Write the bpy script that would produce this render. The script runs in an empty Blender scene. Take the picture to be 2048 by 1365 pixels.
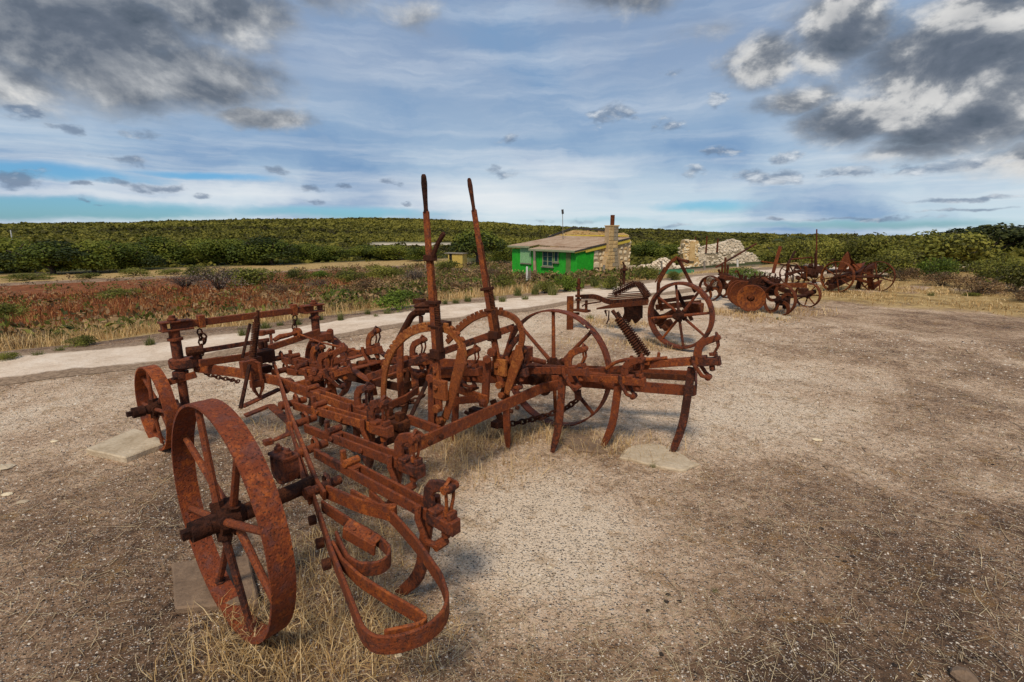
import bpy, math, random
import numpy as np
from mathutils import Vector, Matrix
random.seed(7); rng = np.random.default_rng(11)
R = math.radians
sc = bpy.context.scene
col = sc.collection

# ---------------------------------------------------------------- camera
cam_d = bpy.data.cameras.new('camera'); cam = bpy.data.objects.new('camera', cam_d); col.objects.link(cam)
cam.location = (0, 0, 1.6); cam.rotation_euler = (R(90 - 12.62), 0, 0)
cam_d.sensor_width = 36; cam_d.lens = 36 * 967 / 2048
cam_d.clip_start = .05; cam_d.clip_end = 6000
sc.camera = cam

# ---------------------------------------------------------------- exposure
EXPO = 1.05
vs = sc.view_settings
sc.display_settings.display_device = 'sRGB'
vs.view_transform = 'Standard'; vs.look = 'None'; vs.gamma = 1; vs.exposure = EXPO; vs.use_curve_mapping = False

# ---------------------------------------------------------------- sun
SUN_EL, SUN_AZ = 52, 192          # azimuth clockwise from +Y: behind the camera, a little to its left
sd = bpy.data.lights.new('sun', 'SUN'); sd.energy = 1.5; sd.angle = R(11); sd.color = (1, .875, .70)
so = bpy.data.objects.new('sun', sd); col.objects.link(so)
sv = Vector((math.sin(R(SUN_AZ)) * math.cos(R(SUN_EL)), math.cos(R(SUN_AZ)) * math.cos(R(SUN_EL)), math.sin(R(SUN_EL))))
so.rotation_euler = sv.to_track_quat('Z', 'Y').to_euler()

# ---------------------------------------------------------------- node helper
class N:
    """a socket with arithmetic"""
    def __init__(s, nt, sock): s.nt, s.k = nt, sock
    def _m(s, op, *o, clamp=False):
        n = s.nt.nodes.new('ShaderNodeMath'); n.operation = op; n.use_clamp = clamp
        s.nt.links.new(s.k, n.inputs[0])
        for i, q in enumerate(o):
            if isinstance(q, N): s.nt.links.new(q.k, n.inputs[i + 1])
            else: n.inputs[i + 1].default_value = q
        return N(s.nt, n.outputs[0])
    def __add__(s, o): return s._m('ADD', o)
    def __sub__(s, o): return s._m('SUBTRACT', o)
    def __mul__(s, o): return s._m('MULTIPLY', o)
    def __truediv__(s, o): return s._m('DIVIDE', o)
    def max(s, o): return s._m('MAXIMUM', o)
    def min(s, o): return s._m('MINIMUM', o)
    def clamp(s): return s._m('ADD', 0.0, clamp=True)
    def step(s, a, b, x=0.0, y=1.0):
        n = s.nt.nodes.new('ShaderNodeMapRange'); n.interpolation_type = 'SMOOTHSTEP'
        s.nt.links.new(s.k, n.inputs[0])
        for i, q in enumerate((a, b, x, y)): n.inputs[i + 1].default_value = q
        return N(s.nt, n.outputs[0])
def nd(nt, t, ins=None, out=0, **kw):
    n = nt.nodes.new('ShaderNode' + t)
    for k, v in kw.items(): setattr(n, k, v)
    for k, v in (ins or {}).items():
        if isinstance(v, N): nt.links.new(v.k, n.inputs[k])
        else: n.inputs[k].default_value = v
    return N(nt, n.outputs[out])
def noise(nt, vec, scale, detail=4, rough=.55, dist=0, out=0):
    return nd(nt, 'TexNoise', {'Vector': vec, 'Scale': scale, 'Detail': detail, 'Roughness': rough, 'Distortion': dist}, out)
def voro(nt, vec, scale, out=0, rnd=1.0, **kw):
    return nd(nt, 'TexVoronoi', {'Vector': vec, 'Scale': scale, 'Randomness': rnd}, out, **kw)
def c4(c): return (c[0], c[1], c[2], 1)
def mix(nt, f, a, b, blend='MIX'):
    n = nt.nodes.new('ShaderNodeMix'); n.data_type = 'RGBA'; n.blend_type = blend; n.clamp_factor = True
    for i, q in ((0, f), (6, a), (7, b)):
        if isinstance(q, N): nt.links.new(q.k, n.inputs[i])
        elif isinstance(q, tuple): n.inputs[i].default_value = c4(q)
        else: n.inputs[i].default_value = q
    return N(nt, n.outputs[2])
def ramp(nt, f, stops):
    n = nt.nodes.new('ShaderNodeValToRGB'); e = n.color_ramp.elements
    while len(e) < len(stops): e.new(.5)
    for q, (p, c) in zip(e, stops): q.position = p; q.color = c4(c)
    nt.links.new(f.k, n.inputs[0]); return N(nt, n.outputs[0])
def vmul(nt, v, s):
    n = nt.nodes.new('ShaderNodeVectorMath'); n.operation = 'MULTIPLY'
    nt.links.new(v.k, n.inputs[0]); n.inputs[1].default_value = s; return N(nt, n.outputs[0])
def vadd(nt, v, s):
    n = nt.nodes.new('ShaderNodeVectorMath'); n.operation = 'ADD'
    nt.links.new(v.k, n.inputs[0])
    if isinstance(s, N): nt.links.new(s.k, n.inputs[1])
    else: n.inputs[1].default_value = s
    return N(nt, n.outputs[0])

# ---------------------------------------------------------------- sky
world = bpy.data.worlds.new('World'); sc.world = world; world.use_nodes = True
wt = world.node_tree; wt.nodes.clear()
SKY = .1
def lin(r, g, b):
    f = lambda c: ((c / 255 + .055) / 1.055) ** 2.4 if c > 10 else c / 255 / 12.92
    k = 1 / (SKY * 2 ** EXPO); return (f(r) * k, f(g) * k, f(b) * k)
nish = nd(wt, 'TexSky', sky_type='NISHITA', sun_disc=False, sun_elevation=R(SUN_EL), sun_rotation=R(SUN_AZ), altitude=0, air_density=1.0, dust_density=.6, ozone_density=2.0)
dirv = nd(wt, 'TexCoord', out=0)
sx = wt.nodes.new('ShaderNodeSeparateXYZ'); wt.links.new(dirv.k, sx.inputs[0])
X, Y, Z = (N(wt, sx.outputs[i]) for i in range(3))
az = X._m('ARCTAN2', Y) * (180 / math.pi)
el = Z.min(1.0).max(-1.0)._m('ARCSINE') * (180 / math.pi)
def comb(a, b, c=0.0):
    n = wt.nodes.new('ShaderNodeCombineXYZ')
    for i, q in enumerate((a, b, c)):
        if isinstance(q, N): wt.links.new(q.k, n.inputs[i])
        else: n.inputs[i].default_value = q
    return N(wt, n.outputs[0])
P = comb(az, el)
warp = noise(wt, vmul(wt, P, (.16, .28, 1)), 1.0, 5, .6, out=1)
Pw = vadd(wt, P, vmul(wt, vadd(wt, warp, (-.5, -.5, -.5)), (7.0, 2.6, 0)))
def blobs(vec, lst):
    acc = None
    for (a, e), ra, re, amp in lst:
        v = vmul(wt, vadd(wt, vec, (-a, -e, 0)), (1 / ra, 1 / re, 0))
        n = wt.nodes.new('ShaderNodeVectorMath'); n.operation = 'LENGTH'; wt.links.new(v.k, n.inputs[0])
        d = N(wt, n.outputs['Value']).step(0.0, 1.0, amp, 0.0)
        acc = d if acc is None else acc.max(d)
    return acc
# the clear blue behind everything
clear = mix(wt, 1.0, nish, (.20, .37, .53), 'MULTIPLY')
# high thin veil, streaked along the horizon
st = noise(wt, vmul(wt, Pw, (.028, .22, 1)), 1.0, 6, .62)
st2 = noise(wt, vmul(wt, Pw, (.05, .09, 1)), 1.0, 5, .5)
veil_c = ramp(wt, el / 40, [(0, lin(200, 222, 230)), (.09, lin(192, 212, 226)), (.2, lin(158, 184, 210)), (.42, lin(140, 163, 194)), (.75, lin(122, 146, 180)), (1, lin(118, 142, 176))])
veil_c = mix(wt, st2.step(.42, .66), veil_c, lin(122, 156, 194))
veil_c = mix(wt, st.step(.42, .75) * .5, veil_c, lin(216, 224, 233))
st3 = noise(wt, vmul(wt, vadd(wt, P, vmul(wt, warp, (6.0, 1.0, 0))), (.035, .42, 1)), 1.0, 7, .6)
veil_c = mix(wt, st3.step(.42, .72) * el.step(13, 3) * .6, veil_c, lin(232, 236, 238))
glow = blobs(Pw, [((-4.21,3.93), 22, 3.6, .8), ((-27.45,3.98), 22, 1.7, .7), ((7.04,7.35), 14, 2.0, .5), ((-38.27,3.09), 20, .9, .7)])
veil_c = mix(wt, (glow + (st3 - .5) * .8).clamp() * .85, veil_c, lin(236, 239, 241))
gap = blobs(vadd(wt, P, vmul(wt, vadd(wt, warp, (-.5, -.5, -.5)), (7.0, 1.2, 0))), [((-43.46,4.82), 17, 1.7, 1.0), ((-30.73,5.38), 15, .9, .9), ((-41.11,2.02), 30, 1.9, 1.0), ((-21.0,2.19), 24, 1.4, .85), ((21.55,2.8), 12, 1.3, .7), ((36.13,0.73), 26, .9, .6), ((8.9,1.44), 22, .9, .35)])
veil = (st * 1.1 + el.step(0, 8, .45, .75) - gap * .95).step(.3, .85)
base = mix(wt, veil, clear, veil_c)
# cumulus
big = blobs(Pw, [((-39.05,15.56), 19, 9.5, 1.15), ((-30.88,14.02), 13, 5.4, 1.1), ((-43.45,11.93), 10, 4.5, .9), ((-25.81,11.16), 8, 1.9, .95), ((-28.62,19.34), 13, 6, 1.0), ((-19.29,22.2), 9, 3.5, .7), ((-10.13,21.09), 5, 2.8, .62),
    ((25.38,15.96), 6.0, 4.2, 1.05), ((31.67,17.34), 9, 6.2, 1.1), ((38.81,13.5), 13, 7.5, 1.2), ((41.67,9.0), 12, 5.0, 1.15), ((34.51,10.11), 10, 3.8, 1.05), ((28.37,12.07), 6.5, 2.4, .85), ((40.7,16.87), 10, 4, .9), ((11.64,22.95), 14, 3.6, .85), ((43.96,10.8), 9, 5, 1.05), ((39.08,7.38), 9, 2.4, .85), ((20.14,19.01), 7, 2.2, .62),
    ((44.78,5.83), 9, 2.2, .8), ((-75, 22), 24, 10, .9), ((78, 24), 26, 12, .95), ((0, 46), 40, 14, .72), ((130, 30), 40, 16, .8), ((-140, 34), 44, 16, .8)])
small = blobs(Pw, [((-44.02,4.04), 4.6, 1.25, .9), ((-40.25,3.88), 1.7, .6, .85), ((-35.23,4.15), 3.8, .9, .85), ((-31.57,3.54), 2.2, .6, .85), ((-37.91,4.39), 2.5, .7, .6), ((-21.76,4.91), 3.4, .95, .85), ((-17.77,4.83), 1.6, .7, .8), ((-25.2,6.14), 3, .8, .62), ((-13.02,5.21), 2.1, .7, .75),
    ((-20.91,3.32), 2.0, .6, .7), ((-11.93,3.16), 1.4, .5, .75), ((-43.07,9.42), 2.3, .95, .85), ((-40.82,8.2), 2.4, .9, .8), ((-35.91,8.6), 3, 1.1, .66), ((-37.13,6.25), 3.2, .8, .66), ((-40.72,2.45), 1.5, .4, .7), ((-38.9,2.3), 2.4, .3, .7),
    ((-1.07,6.62), 4.6, 1.4, .62), ((-0.78,10.38), 2.6, 2.0, .62), ((10.9,12.48), 4.0, 2.3, .78), ((16.42,11.02), 4.2, 2.0, .72), ((21.5,12.83), 2.3, 1.5, .88), ((17.56,15.81), 3.2, 1.1, .6), ((22.32,7.92), 3.8, .9, .7), ((28.02,7.7), 3.0, 1.2, .74), ((26.48,5.6), 5.4, 1.7, .95), ((19.54,6.24), 3, 1.4, .66), ((33.21,5.55), 7, 1.1, .75), ((39.01,5.56), 8, 1.3, .75),
    ((41.99,2.97), 9, .55, .8), ((43.08,1.88), 9, .45, .7), ((34.93,1.2), 12, .45, .66), ((17.62,0.96), 4.4, .6, .6), ((7.78,1.28), 5, .75, .6), ((3.5,1.46), 3, .8, .55), ((27.39,1.15), 2.4, .4, .7)])
def bill(v): return noise(wt, vmul(wt, v, (.115, .175, 1)), 1.0, 9, .57, .25)
nb = bill(P); nb_up = bill(vadd(wt, P, (-.5, 1.6, 0)))
fine = noise(wt, vmul(wt, P, (.7, 1.1, 1)), 1.0, 6, .6)
dens = big + (nb - .5) * 1.35 + (fine - .5) * .18
cov = dens.step(.16, .84)
lightn = ((nb - nb_up) * 2.3 + .44 + (fine - .5) * .22)
# thick middles and undersides stay grey; billows turned to the light are white
cum = ramp(wt, lightn.clamp(), [(0, lin(76, 88, 102)), (.30, lin(104, 113, 126)), (.52, lin(144, 149, 156)), (.76, lin(192, 194, 196)), (1, lin(234, 232, 228))])
right = az.step(12, 30)
cum = mix(wt, (right * lightn.step(.42, .72)) * .7, cum, lin(232, 230, 226))
cum = mix(wt, dens.step(.75, 1.35) * .45, cum, lin(92, 102, 118))
base = mix(wt, big.step(.05, .8) * .45, base, lin(150, 160, 176))
base = mix(wt, cov * .95, base, cum)
mid_ = noise(wt, vmul(wt, P, (.34, .75, 1)), 1.0, 7, .62, .3)
sden = small * 1.15 + (fine - .5) * .75 + (mid_ - .5) * 1.5
scov = sden.step(.34, .90)
mid_u = noise(wt, vmul(wt, vadd(wt, P, (-.15, .55, 0)), (.34, .75, 1)), 1.0, 7, .62, .3)
s_c = mix(wt, ((mid_ - mid_u) * 1.8 + .24 + az.step(-12, 25, 0, .26)).step(.3, .95), lin(112, 130, 154), lin(216, 222, 228))
base = mix(wt, scov * .78, base, s_c)
low = el.step(-1.0, 0.0)
base = mix(wt, low, lin(120, 130, 130), base)
bg = wt.nodes.new('ShaderNodeBackground'); bg.inputs['Strength'].default_value = SKY
wt.links.new(base.k, bg.inputs[0])
wo = wt.nodes.new('ShaderNodeOutputWorld'); wt.links.new(bg.outputs[0], wo.inputs[0])

# ---------------------------------------------------------------- terrain
def _ss(a,b,x):
    t=min(1.0,max(0.0,(x-a)/(b-a))); return t*t*(3-2*t)
RIDGE=[(-180,2),(-75,4.5),(-47,21),(-42,22),(-38,21),(-33,24),(-26,28),(-18,29),(-10,27),(-2,23),(3,17),(13,9),(25,3),(33,0),(40,-2),(60,-2),(180,2)]
def ridge_px(az):
    for (a,b),(c,d) in zip(RIDGE,RIDGE[1:]):
        if a<=az<=c:
            t=(az-a)/(c-a); t=t*t*(3-2*t); return b+(d-b)*t
    return 0
def height(x,y):
    s=(x+6)*-.67+(y-5.5)*.74
    h=-4.2*(1-math.exp(-max(0.0,s-1.2)/32.0))
    r=math.hypot(x,y)
    if r>90:
        az=math.degrees(math.atan2(x,y))
        R=430.0
        top=1.6+(ridge_px(az)-4)*max(.35,math.cos(math.radians(az)))/967.0*R-1.2
        k=_ss(100,R,r)
        h=h+(top-h)*k
        if r>R: h-=(r-R)*.012
        h+=.8*k*math.sin(x*.031+1.3)*math.sin(y*.027)
    return h

def track_s(x, y):
    """signed distance across the track, 0 on its centre line (+ is away from the machines)"""
    best = None
    for (a, b) in zip(TRK, TRK[1:]):
        dx, dy = b[0] - a[0], b[1] - a[1]; L2 = dx * dx + dy * dy
        t = max(0, min(1, ((x - a[0]) * dx + (y - a[1]) * dy) / L2))
        px, py = a[0] + t * dx, a[1] + t * dy
        d = math.hypot(x - px, y - py); sg = 1 if (dx * (y - py) - dy * (x - px)) > 0 else -1
        if best is None or d < best[0]: best = (d, sg, (a[2] * (1 - t) + b[2] * t))
    return best[0] * best[1], best[2]
TRK = [(-26, -8.5, .8), (-14, .4, .75), (-6.05, 5.55, .58), (-4.35, 7.0, .58), (-2.3, 8.95, .60), (-.2, 10.95, .64), (2.2, 12.95, .72), (5.2, 15.3, 1.0), (9, 18.2, 1.1), (16, 23.5, 1.5), (30, 33, 1.7)]

# ---------------------------------------------------------------- materials
def new_mat(name, rough=.8, spec=.3):
    m = bpy.data.materials.new(name); m.use_nodes = True
    nt = m.node_tree; b = nt.nodes['Principled BSDF']
    b.inputs['Roughness'].default_value = rough; b.inputs['Specular IOR Level'].default_value = spec
    return m, nt, b
def bump(nt, b, h, strength=.5, dist=.01):
    n = nt.nodes.new('ShaderNodeBump'); n.inputs['Strength'].default_value = strength; n.inputs['Distance'].default_value = dist
    nt.links.new(h.k, n.inputs['Height']); nt.links.new(n.outputs[0], b.inputs['Normal'])
def setc(nt, b, c, what='Base Color'): nt.links.new(c.k, b.inputs[what])
def objc(nt): return nd(nt, 'TexCoord', out=3)
def geop(nt): return nd(nt, 'NewGeometry', out=0)
def rust(name, dark, mid, hi, purple, sc_=1.0, worn=.5):
    m, nt, b = new_mat(name, .82, .35)
    rnd = nd(nt, 'ObjectInfo', out=5)
    v = vadd(nt, geop(nt), comb_in(nt, rnd * 7.0))
    n1 = noise(nt, v, 7 * sc_, 6, .62); n2 = noise(nt, v, 42 * sc_, 6, .68); n3 = noise(nt, v, 24 * sc_, 6, .66, .4)
    pit = voro(nt, vadd(nt, v, vmul(nt, noise(nt, v, 60 * sc_, 3, out=1), (.012, .012, .012))), 75 * sc_)
    c = ramp(nt, n1 * .5 + n2 * .5 + (rnd - .5) * .20, [(.37, dark), (.47, mid), (.56, mid), (.66, hi)])
    c = mix(nt, n3.step(.48, .66) * .7, c, purple)
    c = mix(nt, noise(nt, v, 130 * sc_, 4, .75).step(.52, .62) * .85, c, dark)
    c = mix(nt, noise(nt, v, 85 * sc_, 5, .75).step(.57, .66) * worn, c, hi)
    setc(nt, b, c)
    setc(nt, b, n2.step(.3, .7, .95, .62), 'Roughness')
    bump(nt, b, n2 * .5 + pit.step(0, .35) * .35 + noise(nt, v, 160 * sc_, 3) * .5 + n3 * .3, .8, .006 / sc_)
    return m
def comb_in(nt, f):
    n = nt.nodes.new('ShaderNodeCombineXYZ')
    for i in range(3): nt.links.new(f.k, n.inputs[i])
    return N(nt, n.outputs[0])
M = {}
M['rust'] = rust('rust', (.034, .010, .006), (.185, .040, .009), (.35, .088, .013), (.090, .031, .023))
M['rust_orange'] = rust('orange_rust', (.060, .016, .006), (.24, .060, .011), (.44, .15, .03), (.19, .05, .018))
M['rust_dark'] = rust('dark_rust', (.018, .008, .006), (.062, .020, .010), (.14, .042, .014), (.045, .020, .016))
M['rust_rim'] = rust('rim_rust', (.034, .010, .006), (.180, .036, .009), (.36, .082, .011), (.125, .045, .036), .8, .7)
M['rust_far'] = rust('far_rust', (.024, .009, .006), (.130, .035, .012), (.28, .082, .018), (.070, .026, .019), .5)
for k_ in ('rust_far', 'rust_dark'): M[k_].node_tree.nodes['Principled BSDF'].inputs['Specular IOR Level'].default_value = .12

def ground_mat():
    m, nt, b = new_mat('dirt', .95, .15)
    p = geop(nt)
    at = nd(nt, 'VertexColor', layer_name='zone')
    s = nt.nodes.new('ShaderNodeSeparateColor'); nt.links.new(at.k, s.inputs[0])
    yel, red, pale = (N(nt, s.outputs[i]) for i in range(3))
    big = noise(nt, p, .55, 6, .62, .5); mid = noise(nt, p, 2.3, 6, .66, .3); fin = noise(nt, p, 19, 6, .72)
    ft = noise(nt, vmul(nt, p, (1, 1, 1)), 90, 4, .7)
    k = pale * .75 + big * .8 + mid * .55 + (fin - .5) * .75 + (ft - .5) * .35 - .52
    c = ramp(nt, k, [(.20, (.080, .048, .031)), (.35, (.195, .114, .066)), (.49, (.42, .270, .165)), (.63, (.68, .485, .325)), (.82, (.83, .655, .475))])
    c = mix(nt, noise(nt, p, 5.5, 6, .7, .6).step(.53, .68) * .6, c, (.34, .19, .070))
    c = mix(nt, ft.step(.52, .64) * .8, c, (.045, .029, .021))
    st = voro(nt, p, 46); c = mix(nt, (st.step(.30, .16)) * voro(nt, p, 46, 1).step(.52, .58) * .8, c, (.66, .56, .46))
    s2 = voro(nt, p, 120); c = mix(nt, s2.step(.34, .2) * voro(nt, p, 120, 1).step(.55, .62) * .85, c, (.74, .66, .56))
    s3 = voro(nt, p, 70); c = mix(nt, s3.step(.36, .2) * voro(nt, p, 70, 1).step(.60, .66) * .85, c, (.030, .020, .016))
    fz = noise(nt, p, 2.4, 7, .75, .5); fy = noise(nt, vmul(nt, p, (1.0, .55, 1)), .35, 6, .7)
    gy = ramp(nt, fz, [(.30, (.13, .085, .035)), (.46, (.36, .23, .085)), (.60, (.56, .39, .17)), (.74, (.66, .50, .25))])
    c = mix(nt, (yel + (fz - .5) * .5).step(.3, .62), c, gy)
    gr = ramp(nt, noise(nt, p, 1.6, 7, .78, .4), [(.32, (.07, .045, .016)), (.46, (.19, .058, .020)), (.58, (.28, .10, .036)), (.70, (.50, .32, .13))])
    c = mix(nt, (red + (fz - .5) * .7).step(.35, .62), c, gr)
    gg = nd(nt, 'VertexColor', layer_name='wood'); s4 = nt.nodes.new('ShaderNodeSeparateColor'); nt.links.new(gg.k, s4.inputs[0])
    c = mix(nt, N(nt, s4.outputs[0]), c, ramp(nt, noise(nt, p, .28, 7, .75), [(.35, (.016, .020, .006)), (.55, (.055, .065, .012)), (.7, (.115, .110, .022))]))
    c = mix(nt, N(nt, s4.outputs[1]), c, (.62, .52, .40))
    setc(nt, b, c)
    bump(nt, b, fin * .7 + ft * .5 + st.step(.35, .1) * .6 + mid * .6, .9, .03)
    return m
def track_mat():
    m, nt, b = new_mat('pale_track', .95, .15)
    p = geop(nt)
    at = nd(nt, 'VertexColor', layer_name='edge'); s = nt.nodes.new('ShaderNodeSeparateColor'); nt.links.new(at.k, s.inputs[0])
    e = N(nt, s.outputs[0])
    mid = noise(nt, p, 2.0, 6, .66, .3); fin = noise(nt, p, 24, 6, .7)
    c = ramp(nt, mid * .6 + fin * .4, [(.34, (.46, .335, .23)), (.5, (.67, .53, .40)), (.66, (.80, .68, .55))])
    c = mix(nt, (e + (mid - .5) * 1.1 + (fin - .5) * .5).step(.42, .62), c, ramp(nt, fin, [(.35, (.14, .092, .056)), (.6, (.36, .25, .165))]))
    st = voro(nt, p, 60); c = mix(nt, st.step(.3, .15) * voro(nt, p, 60, 1).step(.6, .66) * .7, c, (.12, .085, .06))
    setc(nt, b, c); bump(nt, b, fin + mid, .6, .02)
    return m
M['ground'] = ground_mat(); M['track'] = track_mat()
def leafmat(name, a, bcol, ccol, trans=.25):
    """three natural leaf tints spread clump by clump through the crown"""
    m, nt, b = new_mat(name, .7, .25)
    at = nd(nt, 'VertexColor', layer_name='tint'); s = nt.nodes.new('ShaderNodeSeparateColor'); nt.links.new(at.k, s.inputs[0])
    rnd = nd(nt, 'ObjectInfo', out=5)
    c = ramp(nt, N(nt, s.outputs[0]) + (rnd - .5) * .34, [(.15, a), (.5, bcol), (.85, ccol)])
    setc(nt, b, c)
    t = nt.nodes.new('ShaderNodeBsdfTranslucent'); nt.links.new(c.k, t.inputs[0])
    mx = nt.nodes.new('ShaderNodeMixShader'); mx.inputs[0].default_value = trans
    nt.links.new(b.outputs[0], mx.inputs[1]); nt.links.new(t.outputs[0], mx.inputs[2])
    nt.links.new(mx.outputs[0], nt.nodes['Material Output'].inputs[0])
    return m
M['olive'] = leafmat('olive_leaves', (.044, .050, .011), (.135, .142, .021), (.235, .228, .040))
M['bright'] = leafmat('bright_leaves', (.050, .075, .010), (.130, .185, .018), (.215, .27, .035))
M['tree'] = leafmat('tree_leaves', (.028, .040, .008), (.090, .118, .013), (.205, .215, .026))
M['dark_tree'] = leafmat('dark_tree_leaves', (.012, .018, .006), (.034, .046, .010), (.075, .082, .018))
M['yellowgreen'] = leafmat('yellow_green_leaves', (.060, .060, .012), (.165, .165, .022), (.30, .275, .050))
M['greytwig'] = leafmat('grey_twigs', (.075, .055, .045), (.16, .12, .095), (.26, .20, .155), .1)
M['brownscrub'] = leafmat('brown_scrub', (.075, .045, .022), (.20, .115, .050), (.35, .225, .105), .1)
M['scrub'] = leafmat('scrub_leaves', (.046, .040, .010), (.128, .120, .016), (.245, .215, .034), .3)
M['straw'] = leafmat('dry_straw', (.30, .175, .065), (.60, .395, .165), (.80, .61, .34), .25)
M['redweed'] = leafmat('red_weed', (.115, .032, .012), (.29, .085, .026), (.52, .28, .10), .2)
M['litter'] = leafmat('ground_litter', (.055, .040, .030), (.27, .18, .10), (.60, .47, .28), .1)
M['tuft'] = leafmat('green_tuft', (.060, .075, .018), (.120, .150, .028), (.24, .22, .075), .25)
def plain(name, c1, c2, scale=8, rough=.8, detail=5, bumpd=.01, spec=.3, coord=geop):
    m, nt, b = new_mat(name, rough, spec); p = coord(nt)
    n = noise(nt, p, scale, detail, .65); n2 = noise(nt, p, scale * 6, detail, .65)
    setc(nt, b, ramp(nt, n * .6 + n2 * .4, [(.35, c1), (.65, c2)])); bump(nt, b, n2 + n, .6, bumpd); return m
M['bark'] = plain('bark', (.045, .032, .024), (.13, .10, .08), 12)
M['grit'] = leafmat('shell_grit', (.07, .05, .04), (.33, .25, .18), (.66, .58, .48), 0)
M['dung'] = plain('dry_dung', (.018, .012, .009), (.060, .042, .030), 60)
M['slab'] = plain('concrete_slab', (.36, .27, .17), (.60, .49, .35), 7, .9, 6, .012)
M['slab_dirty'] = plain('dirty_slab', (.13, .085, .055), (.27, .18, .115), 9, .9, 6, .012)
M['limestone'] = plain('yellow_limestone', (.42, .255, .095), (.70, .49, .24), 2.2, .9, 6, .03)
M['pale_stone'] = plain('pale_limestone', (.60, .46, .28), (.82, .69, .48), 2.5, .9, 6, .03)
M['grey_stone'] = plain('grey_limestone', (.22, .175, .115), (.42, .33, .22), 2.5, .9, 6, .03)
M['mortar'] = plain('lime_mortar', (.34, .235, .13), (.54, .39, .22), 3, .95, 6, .03)
M['white_rubble'] = plain('white_rubble', (.50, .39, .27), (.83, .71, .55), 1.6, .95, 6, .05)
M['green_paint'] = plain('green_paint', (.010, .25, .015), (.035, .47, .028), 5, .6, 6, .004)
M['faded_green'] = plain('faded_green_paint', (.13, .34, .13), (.34, .55, .30), 9, .8, 6, .004)
M['sage'] = plain('sage_trim', (.19, .22, .12), (.30, .33, .20), 3)
M['yellow_paint'] = plain('yellow_paint', (.52, .36, .035), (.72, .55, .09), 4, .6)
M['weather_wood'] = plain('weathered_wood', (.13, .11, .09), (.30, .26, .21), 14)
M['bare_green'] = plain('worn_green_paint', (.05, .14, .025), (.20, .19, .08), 7)
M['black_wood'] = plain('dark_timber', (.025, .022, .022), (.075, .065, .06), 6)
M['roof_iron'] = plain('rusty_roof_iron', (.27, .16, .095), (.47, .36, .26), 1.1, .8)
M['glass'] = plain('dim_glass', (.006, .03, .030), (.02, .075, .070), 3, .5, 3, .002, .15)
M['inside_shade'] = plain('painted_inside_shade', (.008, .007, .006), (.02, .017, .013), 3)  # near-black colour painted in for the shade inside the outhouse
M['yellow_tin'] = plain('yellow_tin', (.42, .30, .06), (.64, .47, .13), 5)
M['green_rail'] = plain('green_rail_paint', (.03, .15, .075), (.07, .25, .13), 4)
M['white_post'] = plain('white_post', (.5, .48, .44), (.75, .72, .66), 6)

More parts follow.
